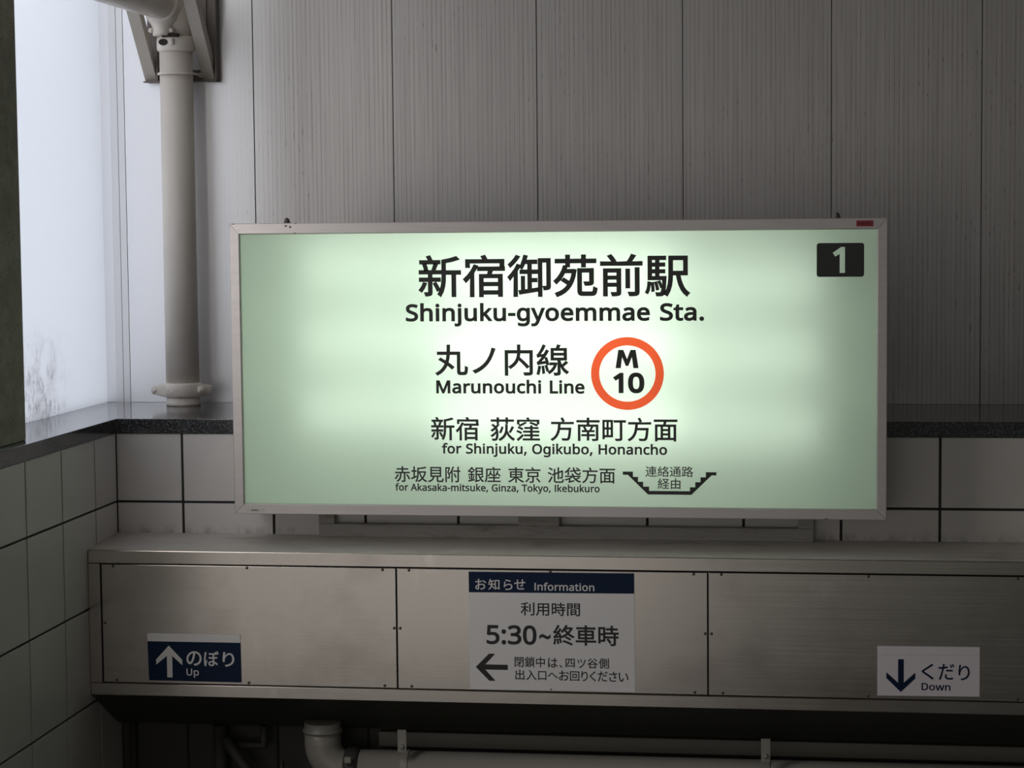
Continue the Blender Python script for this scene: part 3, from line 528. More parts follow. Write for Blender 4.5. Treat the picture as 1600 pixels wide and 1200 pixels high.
    '鎖': (1000, '851,803,811,711,760,631,819,597,871,685,917,785 443,783,493,690,527,605,591,628,555,713,504,803 539,395,833,395,833,314,539,314 539,258,833,258,833,176,539,176 539,531,833,531,833,451,539,451 593,100,539,48,470,2,396,-36,450,-84,525,-39,598,16,658,78 724,69,821,-5,898,-76,969,-47,881,26,777,101 81,279,106,183,121,92,176,108,160,197,133,292 367,305,345,212,318,122,366,106,426,288 471,591,471,117,903,117,903,591,714,591,714,840,646,840,646,591 253,846,192,751,115,665,31,596,65,522,126,575,126,521,224,521,224,411,68,411,68,346,224,346,224,55,57,22,75,-45,434,38,430,98,290,69,290,346,428,346,428,411,290,411,290,521,399,521,399,585,137,585,198,651,254,723,348,652,425,583,462,642,385,709,290,777,314,820'),
    '閉': (1000, '532,429,532,339,248,339,248,276,502,276,421,191,323,116,221,63,268,8,361,63,452,135,532,219,532,24,529,12,516,9,422,10,436,-21,445,-53,520,-51,568,-41,587,-27,597,-7,600,23,600,276,756,276,756,339,600,339,600,429 383,600,383,511,165,511,165,600 383,655,165,655,165,739,383,739 840,600,840,510,615,510,615,600 840,655,615,655,615,739,840,739 544,797,544,452,840,452,840,21,835,2,815,-4,664,-3,681,-41,691,-80,801,-78,871,-66,897,-49,912,-21,916,21,916,797 90,797,90,-81,165,-81,165,454,453,454,453,797'),
    '間': (1000, '615,169,615,72,380,72,380,169 615,227,380,227,380,319,615,319 312,378,312,-38,380,-38,380,13,685,13,685,378 383,600,383,511,165,511,165,600 383,655,165,655,165,739,383,739 840,600,840,510,615,510,615,600 840,655,615,655,615,739,840,739 544,797,544,452,840,452,840,20,835,1,817,-4,677,-3,693,-42,703,-80,807,-78,872,-66,898,-49,912,-21,916,19,916,797 90,797,90,-81,165,-81,165,454,453,454,453,797'),
    '附': (1000, '574,414,631,295,676,184,738,214,692,323,632,440 802,828,802,610,553,610,553,540,802,540,802,16,797,0,781,-5,665,-4,680,-42,690,-78,780,-76,836,-64,858,-47,870,-21,874,17,874,540,963,540,963,610,874,610,874,828 516,839,464,696,397,565,317,457,365,395,437,494,437,-75,505,-75,505,617,548,717,585,821 83,797,83,-80,150,-80,150,729,273,729,200,493,250,415,275,344,281,284,277,239,262,211,249,205,233,202,180,203,193,170,197,136,261,138,287,145,310,157,332,184,344,224,348,276,342,344,317,419,266,501,358,772,310,801,298,797'),
    '面': (1000, '389,334,601,334,601,221,389,221 389,395,389,506,601,506,601,395 389,160,601,160,601,43,389,43 58,774,58,702,444,702,416,576,104,576,104,-80,176,-80,176,-27,820,-27,820,-80,896,-80,896,576,493,576,532,702,945,702,945,774 176,43,176,506,320,506,320,43 820,43,670,43,670,506,820,506'),
    '駅': (1000, '226,216,252,132,265,54,306,64,291,141,264,224 152,206,164,111,166,21,207,28,204,116,191,211 81,226,74,139,58,59,29,-3,71,-28,102,40,119,125,127,218 536,799,536,419,533,304,520,182,489,64,433,-43,465,-61,494,-82,550,25,584,145,601,270,606,389,697,389,721,266,753,156,795,60,850,-20,919,-84,942,-51,970,-23,907,31,857,101,817,185,787,282,765,389,926,389,926,799 606,730,857,730,857,459,606,459 249,587,249,496,152,496,152,587 87,799,87,283,400,283,390,128,366,186,333,246,298,233,332,166,355,102,388,116,375,29,361,-10,349,-20,332,-22,252,-17,263,-48,269,-79,361,-79,392,-72,416,-52,437,1,453,116,467,344,312,344,312,437,438,437,438,496,312,496,312,587,438,587,438,647,312,647,312,736,458,736,458,799 249,647,152,647,152,736,249,736 249,437,249,344,152,344,152,437'),
    ',': (268, '41,-129,70,-4,91,116,185,116,192,105,155,-11,106,-129'),
    '-': (322, '40,229,40,307,282,307,282,229'),
    '.': (268, '133,-14,110,-10,90,2,76,23,72,54,76,86,90,106,110,117,133,121,157,117,178,106,191,86,196,54,191,23,178,2,157,-10'),
    '0': (572, '285,-10,228,-4,180,14,139,45,107,88,75,161,55,251,49,358,55,466,73,556,91,606,116,648,148,682,186,706,232,720,285,725,341,719,390,701,431,671,464,628,497,556,516,465,523,358,517,251,499,161,480,110,455,68,423,34,385,10,339,-5 285,65,333,73,371,97,399,137,419,194,430,268,434,358,430,447,419,520,399,577,371,618,333,642,285,650,236,642,198,618,171,577,152,520,141,447,137,358,141,268,152,195,171,138,198,97,236,73'),
    '1': (572, '269,0,270,568,273,622,211,567,135,505,89,564,282,714,355,714,355,0'),
    '2': (572, '48,0,48,73,235,262,326,358,359,400,382,440,396,483,401,529,397,565,385,595,366,618,326,641,275,649,226,644,184,631,144,610,103,581,56,640,101,672,153,699,210,718,275,724,337,718,390,702,433,674,465,636,485,589,491,534,485,480,468,430,440,381,404,333,308,231,159,84,159,80,520,80,520,0'),
    '3': (572, '241,-10,137,-2,90,10,45,29,45,111,92,91,142,77,193,67,242,64,300,68,346,81,381,102,404,130,418,164,423,205,417,246,400,278,371,302,307,324,223,331,154,331,154,406,224,406,278,410,322,422,358,443,383,470,398,503,403,541,399,573,387,600,368,622,327,643,273,650,219,646,174,633,93,590,49,650,92,678,143,702,204,719,272,724,340,718,396,702,439,674,469,638,487,595,493,547,489,502,475,464,453,432,406,397,345,376,345,372,397,362,440,344,473,318,496,286,510,247,515,203,508,144,486,93,449,49,397,17,327,-3'),
    '5': (572, '248,-10,195,-8,145,0,100,12,63,29,63,112,103,92,151,78,201,68,249,65,298,69,341,82,376,103,403,132,420,171,425,219,420,262,406,298,382,327,348,347,302,360,246,364,182,359,124,349,80,377,107,714,465,714,465,634,182,634,165,427,211,434,275,438,343,432,402,414,450,383,486,341,508,290,515,228,507,159,484,101,445,53,391,18,326,-3'),
    '7': (572, '136,0,429,634,44,634,44,714,523,714,523,646,233,0'),
    ':': (268, '133,414,110,418,90,430,76,451,72,482,77,514,90,535,110,546,133,550,157,546,178,535,191,514,196,482,191,451,178,430,157,418 133,-14,110,-10,90,2,76,23,72,54,76,86,90,106,110,117,133,121,157,117,178,106,191,86,196,54,191,23,178,2,157,-10'),
    'A': (639, '0,0,279,717,360,717,638,0,545,0,459,221,176,221,91,0 206,301,432,301,342,546,318,624,302,563,287,517'),
    'D': (730, '97,0,97,714,317,714,386,710,448,696,504,674,553,643,593,604,626,557,650,501,664,436,669,364,663,279,644,205,614,143,570,92,516,51,453,23,379,6,296,0 187,77,284,77,373,85,445,109,501,148,542,203,566,274,574,361,566,448,543,518,504,570,450,607,384,630,304,637,187,637'),
    'G': (728, '403,-10,333,-5,271,10,216,35,169,68,131,111,101,162,79,220,65,285,61,357,66,428,81,493,105,551,139,602,181,644,232,679,290,704,357,719,431,724,489,721,545,713,596,700,644,682,610,604,525,633,476,642,426,645,347,636,280,611,226,568,187,510,163,440,155,357,162,277,182,206,204,166,233,132,269,105,312,84,364,72,424,68,504,73,564,85,564,297,407,297,407,377,654,377,654,27,537,-1,474,-8'),
    'H': (741, '97,0,97,714,187,714,187,412,553,412,553,714,643,714,643,0,553,0,553,333,187,333,187,0'),
    'I': (278, '94,0,94,714,184,714,184,0'),
    'L': (524, '97,0,97,714,187,714,187,80,499,80,499,0'),
    'M': (907, '97,0,97,714,230,714,450,129,454,129,678,714,810,714,810,0,721,0,721,439,723,542,728,625,724,625,486,0,412,0,177,626,173,626,178,543,180,433,180,0'),
    'O': (781, '391,-10,321,-5,260,10,206,36,162,71,125,114,97,165,77,223,65,288,61,359,65,429,77,493,97,551,125,602,162,644,206,679,260,705,322,720,392,725,460,720,520,705,572,680,617,645,654,602,683,552,703,493,716,429,720,358,716,287,703,223,683,165,654,114,617,71,572,36,519,10,459,-5 391,68,465,77,524,102,569,145,600,204,619,274,625,358,619,441,600,512,569,569,524,612,465,638,392,646,318,638,259,612,213,569,182,512,162,441,156,358,162,274,181,204,213,145,258,102,317,77'),
    'S': (549, '247,-10,136,-1,89,10,51,24,51,110,141,81,195,71,251,68,321,76,372,99,394,122,407,150,412,183,408,215,397,242,377,265,346,286,244,330,164,367,107,411,81,447,65,491,60,542,67,595,89,640,124,675,170,702,225,719,288,724,345,721,396,713,485,684,457,607,376,634,332,642,286,645,227,638,185,617,160,583,151,541,155,508,166,481,186,458,215,438,365,373,414,347,452,318,479,284,496,242,502,191,494,132,471,83,433,43,382,14,320,-4'),
    'T': (556, '233,0,233,635,10,635,10,714,545,714,545,635,323,635,323,0'),
    'U': (731, '362,-10,280,-2,213,22,159,62,121,116,98,180,90,254,90,714,180,714,180,251,185,197,201,152,226,116,263,89,310,73,367,68,426,74,473,91,508,119,532,157,546,201,551,252,551,714,640,714,640,252,633,182,610,119,572,65,519,25,474,5,422,-6'),
    'a': (561, '215,-10,169,-6,129,7,94,29,67,59,51,99,46,149,53,198,74,239,109,273,159,297,223,313,303,320,394,323,394,355,387,412,365,448,330,468,283,474,242,471,203,462,132,433,105,499,188,532,237,542,288,545,348,540,396,526,433,502,459,468,475,422,480,365,480,0,416,0,399,76,395,76,359,38,322,11,276,-5 235,61,278,65,315,78,348,99,373,128,388,166,393,214,393,262,314,259,229,249,176,227,154,206,141,179,137,148,144,109,165,82,196,66'),
    'b': (615, '339,-10,282,-4,236,13,200,38,173,68,166,68,148,0,85,0,85,760,173,760,172,512,168,465,173,465,200,496,236,522,282,539,339,545,401,537,455,514,500,476,533,422,553,352,560,268,553,184,533,114,499,60,454,21,401,-2 326,63,370,69,406,87,433,116,453,157,465,208,469,269,463,342,446,399,417,440,376,464,324,472,273,467,234,450,206,423,188,384,177,334,173,267,177,206,187,156,205,115,233,86,274,69'),
    'c': (480, '300,-10,233,-3,174,19,124,56,87,109,63,179,55,265,63,355,88,426,127,480,178,517,238,539,306,546,385,537,447,517,420,444,364,461,304,469,247,461,203,437,171,396,152,339,146,266,150,206,163,157,184,117,214,89,253,72,299,66,340,68,376,75,438,97,438,19,379,-2'),
    'e': (564, '313,-10,241,-2,178,21,126,60,88,113,63,182,55,264,62,346,85,415,120,471,168,512,225,538,292,546,356,539,411,516,454,480,487,431,506,372,513,304,513,251,146,251,152,195,168,149,193,113,226,86,268,70,317,65,365,67,407,75,489,102,489,25,408,-2 148,321,421,321,413,383,390,431,365,455,332,469,291,474,252,470,219,456,192,433,162,385'),
    'f': (344, '109,0,109,468,15,468,15,509,109,539,109,570,114,633,129,683,155,720,190,745,232,760,283,765,342,760,387,747,364,678,327,688,284,693,246,686,218,664,202,626,197,571,197,536,332,536,332,468,197,468,197,0'),
    'g': (615, '290,-240,216,-236,152,-225,97,-206,97,-125,154,-148,220,-162,295,-167,338,-163,374,-149,404,-127,425,-96,439,-59,443,-16,446,71,442,71,400,26,344,-1,276,-10,212,-2,158,22,113,63,81,118,62,186,55,267,61,346,81,414,113,471,157,512,211,538,275,546,325,541,371,526,410,501,443,465,448,465,460,536,530,536,530,-9,524,-79,504,-137,471,-182,425,-214,365,-234 289,62,338,67,377,81,407,106,428,140,440,187,444,267,440,333,427,386,406,424,376,451,336,467,287,472,246,466,211,448,183,419,162,378,150,327,146,266,150,205,162,155,182,115,211,85,246,68'),
    'h': (618, '85,0,85,760,173,760,173,537,168,462,174,462,205,498,245,524,291,540,341,545,401,540,450,524,488,498,515,461,532,411,537,349,537,0,450,0,450,343,443,399,420,440,382,464,330,472,276,466,235,450,206,422,188,383,177,335,173,277,173,0'),
    'i': (258, '130,625,110,629,93,639,82,657,78,681,82,706,93,723,110,734,130,737,149,734,166,723,177,706,181,681,177,656,166,639,149,628 85,0,85,536,173,536,173,0'),
    'j': (258, '130,625,110,629,93,639,82,657,78,681,82,706,93,723,110,734,130,737,149,734,166,723,177,706,181,681,177,656,166,639,149,628 22,-240,-22,-237,-55,-228,-55,-157,-24,-164,11,-167,40,-163,64,-149,80,-124,85,-83,85,536,173,536,173,-80,169,-126,157,-166,137,-197,108,-221,70,-235'),
    'k': (534, '85,0,85,760,172,760,171,321,168,276,172,276,214,330,407,536,510,536,293,307,525,0,419,0,233,250,172,197,172,0'),
    'm': (935, '85,0,85,536,156,536,169,463,174,463,203,500,242,526,285,541,332,546,390,540,436,524,471,495,496,456,501,456,533,496,575,524,622,541,673,546,729,541,774,525,809,500,834,462,849,412,854,349,854,0,767,0,767,345,760,401,740,440,706,464,658,472,611,467,574,452,546,427,528,392,517,349,513,296,513,0,426,0,426,345,419,401,398,440,364,464,316,472,268,466,230,450,204,422,181,361,173,278,173,0'),
    'n': (618, '85,0,85,536,156,536,169,463,174,463,205,500,246,526,293,541,343,546,402,541,450,525,488,500,515,462,532,412,537,349,537,0,450,0,450,343,443,399,420,440,382,464,330,472,277,466,236,450,207,422,188,384,177,336,173,278,173,0'),
    'o': (605, '301,-10,234,-2,175,22,125,62,87,117,63,187,55,269,62,351,85,419,122,474,172,514,233,538,304,546,373,538,432,513,482,474,520,420,543,351,551,269,543,187,521,118,484,63,433,22,372,-2 303,63,352,69,392,88,422,119,443,160,456,210,460,269,456,328,443,377,422,418,392,448,352,466,302,472,252,466,213,448,183,418,162,377,150,328,146,269,150,210,163,160,184,119,213,88,253,69'),
    'p': (615, '85,-240,85,536,157,536,169,463,173,463,201,495,236,522,281,540,340,546,402,538,455,515,500,477,533,423,553,354,560,269,553,185,533,116,500,61,455,22,401,-2,339,-10,282,-4,237,14,200,39,173,68,167,68,173,-20,173,-240 326,63,371,70,406,90,434,122,454,164,465,213,469,270,465,327,453,376,433,417,406,448,369,466,324,472,275,467,236,452,209,426,190,390,178,343,173,269,177,208,187,157,205,117,233,87,274,69'),
    'r': (413, '85,0,85,536,157,536,167,438,171,438,201,479,238,514,283,538,335,546,368,545,398,540,387,459,359,464,329,466,289,460,252,444,220,417,194,381,178,337,173,286,173,0'),
    's': (479, '220,-10,168,-8,123,-1,52,24,52,104,129,75,175,64,222,61,280,66,319,83,342,108,349,140,346,159,338,176,323,192,299,208,128,284,95,306,71,332,56,364,51,404,57,446,76,481,107,509,147,530,196,542,252,546,299,544,343,536,423,510,393,440,322,464,285,472,246,474,198,470,164,456,142,436,135,409,138,389,148,372,165,356,192,342,360,267,392,245,415,219,429,187,434,148,428,100,408,61,376,30,333,8,281,-6'),
    't': (361, '249,-10,209,-6,172,4,139,24,114,55,97,98,92,156,92,468,16,468,16,510,93,545,128,659,180,659,180,536,335,536,335,468,180,468,180,158,186,115,204,86,230,68,264,62,305,66,339,73,339,6,299,-5'),
    'u': (618, '274,-10,215,-5,166,11,128,36,101,74,84,123,79,185,79,536,168,536,168,191,175,135,198,95,235,71,287,63,340,69,381,85,411,113,430,151,441,199,445,257,445,536,533,536,533,0,461,0,448,71,444,71,413,35,372,9,325,-5'),
    'w': (786, '158,1,11,537,102,537,197,164,211,91,215,91,237,186,346,537,442,537,555,161,570,92,574,92,587,161,685,537,775,537,626,1,523,1,408,383,394,445,390,445,377,383,354,302,258,1'),
    'y': (510, '84,-240,42,-238,11,-232,11,-162,37,-166,70,-168,112,-161,144,-142,169,-112,189,-73,217,-2,1,536,95,536,211,231,238,155,256,85,260,85,278,151,415,536,510,536,279,-74,247,-142,206,-195,173,-220,132,-235'),
    'z': (470, '39,0,39,58,327,468,56,468,56,536,424,536,424,470,140,68,431,68,431,0'),
    '~': (572, '50,287,50,365,85,394,125,412,170,418,228,412,362,364,406,359,436,363,466,376,495,395,521,418,521,341,486,311,446,293,401,287,343,294,209,340,164,346,135,342,105,329,76,310'),
}
_cache = {}


def glyph(ch):
    if ch not in _cache:
        adv, s = GLYPHS[ch]
        cs = []
        for c in s.split():
            v = [int(q) for q in c.split(',')]
            cs.append(list(zip(v[0::2], v[1::2])))
        _cache[ch] = (adv, cs)
    return _cache[ch]


def layout(s, track=0):
    """contours per character, laid out along a baseline"""
    x, out = 0, []
    for ch in s:
        if ch == ' ':
            x += 300
            continue
        adv, cs = glyph(ch)
        out.append([[(px + x, py) for px, py in c] for c in cs])
        x += adv + track
    return out


def inside(q, c):
    x, y = q
    r = False
    for (x0, y0), (x1, y1) in zip(c, c[1:] + c[:1]):
        if (y0 > y) != (y1 > y) and x < (x1 - x0) * (y - y0) / (y1 - y0) + x0:
            r = not r
    return r


def fill_poly(mb, contours, y):
    """flat filled outlines (islands, holes, islands in holes) facing the viewer at depth y"""
    n = len(contours)
    within = [[j for j in range(n) if j != i and inside(contours[i][0], contours[j])] for i in range(n)]
    for i in range(n):
        if len(within[i]) % 2:
            continue
        holes = [j for j in range(n) if i in within[j] and len(within[j]) == len(within[i]) + 1]
        loops = [[Vector((a, b, 0)) for a, b in contours[j]] for j in [i] + holes]
        flat = [q for l in loops for q in l]
        vs = [mb.bm.verts.new((q.x, y, q.y)) for q in flat]
        for t in tessellate_polygon(loops):
            p, q, r = (flat[k] for k in t)
            ar = (q - p).cross(r - p).z
            if abs(ar) < 1e-13:
                continue
            idx = t if ar > 0 else (t[0], t[2], t[1])
            try:
                mb.bm.faces.new([vs[k] for k in idx])
            except ValueError:
                pass


def stroke(mb, c, w, y):
    """thickens an outline by w on both sides: the heavier weights"""
    n = len(c)
    L, R = [], []
    for i in range(n):
        a, b, d = Vector(c[i - 1]), Vector(c[i]), Vector(c[(i + 1) % n])
        t1, t2 = (b - a).normalized(), (d - b).normalized()
        n1, n2 = Vector((-t1.y, t1.x)), Vector((-t2.y, t2.x))
        m = n1 + n2
        if m.length < 1e-4: m = n1.copy()
        m.normalize()
        s = w / max(0.62, m.dot(n1))
        L.append(b + m * s)
        R.append(b - m * s)
    vl = [mb.bm.verts.new((q.x, y, q.y)) for q in L]
    vr = [mb.bm.verts.new((q.x, y, q.y)) for q in R]
    for i in range(n):
        j = (i + 1) % n
        mb.bm.faces.new((vr[i], vr[j], vl[j], vl[i]))


def lettering_words(name, runs, y, material, parent, weight=0.0):
    for run in runs:
        lettering(name, [run], y, material, parent, weight)


def lettering(name, runs, y, material, parent, weight=0.0):
    """runs: (text, x0, x1, ztop, zbottom); a fifth 'cap' fits cap height to baseline, else the whole outline"""
    mb = MB()
    for run in runs:
        s, x0, x1, zt, zb = run[:5]
        capfit = len(run) > 5
        chars = layout(s, run[5] if capfit else 0)
        pts = [q for cs in chars for c in cs for q in c]
        bx0, bx1 = min(q[0] for q in pts), max(q[0] for q in pts)
        by0, by1 = (0, 714) if capfit else (min(q[1] for q in pts), max(q[1] for q in pts))
        w = weight * (zt - zb) / ((by1 - by0) / 1000)
        sx = (x1 - x0 - 2 * w) / (bx1 - bx0)
        sz = (zt - zb - 2 * w) / (by1 - by0)
        for cs in chars:
            cc = [[(x0 + w + (px - bx0) * sx, zb + w + (py - by0) * sz) for px, py in c] for c in cs]
            fill_poly(mb, cc, y)
            if w > 0:
                for c in cc:
                    stroke(mb, c, w, y - 0.00004)
    return mb.build(name, material, parent, normals=False)


def shape(name, poly, y, material, parent, holes=()):
    mb = MB()
    fill_poly(mb, [poly] + list(holes), y)
    return mb.build(name, material, parent, normals=False)


# ------------------------------------------------------------------ the setting
# lower back wall: tiles on a dark bed
def tiles_back():
    mb = MB()
    mb.mi = 1
    mb.box(-0.237, 4.5, 0.004, 0.62, -2.4, -0.0477)
    mb.mi = 0
    g = 0.004
    xs = [0.0] + [0.2206 + 0.3 * i for i in range(15)]
    zs = [-0.0477, -0.2694] + [-0.2694 - 0.3 * i for i in range(1, 8)]
    for x0, x1 in zip(xs, xs[1:]):
        for z1, z0 in zip(zs, zs[1:]):
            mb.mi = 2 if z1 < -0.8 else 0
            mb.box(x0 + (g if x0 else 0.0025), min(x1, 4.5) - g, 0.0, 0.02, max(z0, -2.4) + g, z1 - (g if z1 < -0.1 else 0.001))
    return structure(mb.build('wall_back_lower', [m_tile, m_grout, m_shaded_tile], bevel=0.0012, seg=1))


def tiles_left():
    mb = MB()
    mb.mi = 1
    mb.box(-0.237, -0.004, -1.10, 0.004, -2.4, -0.0477)
    mb.mi = 0
    g = 0.0035
    ys = [0.0] + [-0.2085 - 0.3 * i for i in range(5)] + [-1.10]
    zs = [-0.0477, -0.2694] + [-0.2694 - 0.3 * i for i in range(1, 8)]
    for y1, y0 in zip(ys, ys[1:]):
        for z1, z0 in zip(zs, zs[1:]):
            mb.box(-0.02, 0.0, y0 + g, y1 - (g if y1 < 0 else 0.0025), max(z0, -2.4) + g, z1 - (g if z1 < -0.1 else 0.001))
    return structure(mb.build('wall_left_lower', [m_tile, m_grout], bevel=0.0012, seg=1))


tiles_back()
tiles_left()

# upper back wall: tall sheets with thin open joints
mb = MB()
mb.mi = 1
mb.box(-0.24, 4.5, 0.632, 0.70, -0.0477, 2.4)
mb.mi = 0
xs = [-0.1516, 0.3138, 0.804, 1.3018, 1.7967, 2.2910, 2.783, 3.276, 3.77, 4.5]
mb.box(-0.237, -0.2008, 0.6233, 0.64, 0.0, 2.4)
for x0, x1 in zip(xs, xs[1:]):
    mb.box(x0 + 0.0013, x1 - 0.0013, 0.6233, 0.64, 0.0, 2.4)
structure(mb.build('wall_back_upper', [m_panel, m_seam], bevel=0.0008, seg=1))
mb = MB()
mb.box(-0.2008, -0.1765, 0.6226, 0.634, 0.0, 2.4)
mb.box(-0.1745, -0.1516, 0.6226, 0.634, 0.0, 2.4)
mb.mi = 1
mb.box(-0.1768, -0.1742, 0.6230, 0.634, 0.0, 2.4)
structure(mb.build('trim_1', [m_strip, m_caulk]))

# white translucent side wall behind the pillar
mb = MB()
mb.box(-0.257, -0.237, -1.30, 0.70, 0.0, 1.52)    # unseen upper part left out, an added gap for the fill lamp
structure(mb.build('wall_left_upper', m_side))

# granite coping on both low walls
mb = MB()
mb.prism_z([(-0.237, 0.6233), (-0.237, -1.10), (0.004, -1.10), (0.004, -0.004), (4.5, -0.004), (4.5, 0.6233)], -0.0476, 0.0)
structure(mb.build('trim_2', m_granite, bevel=0.002, seg=2))

mb = MB()
mb.box(-3.0, 4.6, -9.0, 0.7, -2.5, -2.4)
structure(mb.build('floor', m_floor))
mb = MB()
mb.box(-0.26, 4.6, -9.0, 0.7, 2.4, 2.5)
structure(mb.build('ceiling', m_ceiling))
mb = MB()
mb.box(4.5, 4.6, -9.0, 0.7, -2.4, 2.4)
structure(mb.build('wall_right', m_concrete))

mb = MB()
mb.box(-0.131, -0.041, -0.915, -0.685, 0.0, 2.4)
pil = mb.build('concrete_pillar', m_concrete, bevel=0.004)
tag(pil, 'rough dark concrete pillar standing on the granite coping at far left', 'pillar')

# ------------------------------------------------------------------ illuminated station sign
sign = thing('illuminated_sign', (1.45, -0.06, -0.278), 'large lit green-white station entrance sign with black lettering in an aluminium frame', 'sign')
SX0, SX1, SZ0, SZ1 = 0.447, 2.4535, -0.278, 0.6252
IX0, IX1, IZ0, IZ1 = 0.4785, 2.4228, -0.246, 0.591
YF, YP = -0.20, -0.189
mb = MB()
mb.box(SX0 + 0.004, SX1 - 0.004, -0.062, -0.058, SZ0 + 0.004, SZ1 - 0.004)
mb.box(SX0 + 0.004, SX0 + 0.008, -0.184, -0.062, SZ0 + 0.004, SZ1 - 0.004)
mb.box(SX1 - 0.008, SX1 - 0.004, -0.184, -0.062, SZ0 + 0.004, SZ1 - 0.004)
mb.box(SX0 + 0.008, SX1 - 0.008, -0.184, -0.062, SZ0 + 0.004, SZ0 + 0.008)
mb.box(SX0 + 0.008, SX1 - 0.008, -0.184, -0.062, SZ1 - 0.008, SZ1 - 0.004)
mb.build('casing', m_house, sign)
mb = MB()
mb.box(SX0 + 0.006, SX1 - 0.006, -0.187, -0.1845, SZ0 + 0.006, SZ1 - 0.006)
face = mb.build('light_panel', m_face, sign)
face['label'] = 'glowing opal face panel'


def rail(outer0, outer1, inner1, inner0):
    mb = MB()
    pts = [outer0, outer1, inner1, inner0]
    mid = [tuple(o * 0.45 + i * 0.55 for o, i in zip(a, b)) for a, b in ((outer0, inner0), (outer1, inner1))]
    # gently crowned profile: back edge, front outer, front inner, lip
    def ring(o, i):
        ox, oz = o
        ix, iz = i
        lx, lz = o[0] * 0.1 + i[0] * 0.9, o[1] * 0.1 + i[1] * 0.9
        return [(ox, -0.16, oz), (ox, YF + 0.0015, oz), (o[0] * .94 + i[0] * .06, YF, o[1] * .94 + i[1] * .06), (lx, YF + 0.0005, lz), (ix, YF + 0.004, iz), (ix, -0.1872, iz)]
    mb.hexa(ring(outer0, inner0), ring(outer1, inner1))
    return mb.build('frame_rail', m_alu, sign)


c = 0.0006
rail((SX0, SZ1 - c), (SX0, SZ0 + c), (IX0, IZ0 + c), (IX0, IZ1 - c))
rail((SX1, SZ0 + c), (SX1, SZ1 - c), (IX1, IZ1 - c), (IX1, IZ0 + c))
rail((SX0 + c, SZ0), (SX1 - c, SZ0), (IX1 - c, IZ0), (IX0 + c, IZ0))
rail((SX1 - c, SZ1), (SX0 + c, SZ1), (IX0 + c, IZ1), (IX1 - c, IZ1))
for x, zt in ((0.6228, 0.640), (2.3054, 0.640)):
    mb = MB()
    mb.lathe((x, -0.17, SZ1 - 0.001), (0, 0, 1), [(0, 0.012), (0.003, 0.010), (0.010, 0.0085), (0.015, 0.006), (0.018, 0.002)], 20)
    mb.build('hanging_lug', m_lug, sign)
for zt in (0.465, 0.245, 0.020):
    # two overlapping tubes per row
    for x0, dz in ((0.66, 0.022), (1.09, -0.022)):
        x1 = x0 + 1.17
        mb = MB()
        mb.sweep([(x0, -0.10, zt + dz), (x1, -0.10, zt + dz)], 0.015, 16)
        t = mb.build('fluorescent_tube', m_tube, sign)
        for s in ((x0, -1), (x1, 1)):
            mb = MB()
            mb.sweep([(s[0], -0.10, zt + dz), (s[0] + s[1] * 0.028, -0.10, zt + dz)], 0.014, 16)
            mb.build('tube_end_holder', m_cap, t)
YL = -0.1885
lettering('lettering', [('新宿御苑前駅', 1.0374, 1.8678, 0.5234, 0.3936)], YL, m_black, sign, 0.017)
lettering_words('lettering', [('Shinjuku-gyoemmae', 0.9962, 1.7465, 0.3735, 0.3208, 14), ('Sta.', 1.7770, 1.9098, 0.3735, 0.3208, 14)], YL, m_black, sign, 0.030)
lettering('lettering', [('丸ノ内線', 1.0862, 1.4993, 0.2499, 0.1539)], YL, m_black, sign, 0.014)
lettering_words('lettering', [('Marunouchi', 1.0885, 1.4136, 0.1396, 0.0994, 14), ('Line', 1.4400, 1.5466, 0.1396, 0.0994, 14)], YL, m_black, sign, 0.031)
for run in (('新宿', 1.071, 1.2196, 0.027, -0.0456), ('荻窪', 1.2558, 1.4085, 0.0268, -0.0466), ('方南町方面', 1.4411, 1.8285, 0.0269, -0.0456)):
    lettering('lettering', [run], YL, m_black, sign, 0.013)
lettering('lettering', [('for Shinjuku, Ogikubo, Honancho', 1.104, 1.7968, -0.0553, -0.0863, 10)], YL, m_black, sign, 0.026)
lettering('lettering', [('赤坂見附', 0.9548, 1.1607, -0.1261, -0.1755), ('銀座', 1.1838, 1.2859, -0.1262, -0.1747), ('東京', 1.3089, 1.4092, -0.1267, -0.175), ('池袋方面', 1.4314, 1.6383, -0.1261, -0.1749)], YL, m_black, sign, 0.010)
lettering('lettering', [('for Akasaka-mitsuke, Ginza, Tokyo, Ikebukuro', 0.9563, 1.5907, -0.1804, -0.2025, 10)], YL, m_black, sign, 0.024)
lettering('lettering', [('連絡通路', 1.7308, 1.8755, -0.121, -0.1534), ('経由', 1.768, 1.8369, -0.1579, -0.1903)], YL, m_black, sign, 0.007)
shape('passage_symbol', [(1.6617, -0.1381), (1.6927, -0.1381), (1.6927, -0.1541), (1.7081, -0.1541), (1.7081, -0.1689), (1.7236, -0.1689), (1.7236, -0.1837), (1.7416, -0.1837), (1.7416, -0.1967),
                         (1.8657, -0.1967), (1.8657, -0.1845), (1.8818, -0.1845), (1.8818, -0.1689), (1.8978, -0.1689), (1.8978, -0.1539), (1.9139, -0.1539), (1.9139, -0.1382), (1.9459, -0.1382),
                         (1.9459, -0.1479), (1.9312, -0.1479), (1.8701, -0.2077), (1.7382, -0.2077), (1.6772, -0.1479), (1.6617, -0.1479)], YL, m_black, sign)


def circle(cx, cz, r, n=96):
    return [(cx + r * math.cos(2 * PI * i / n), cz + r * math.sin(2 * PI * i / n)) for i in range(n)]


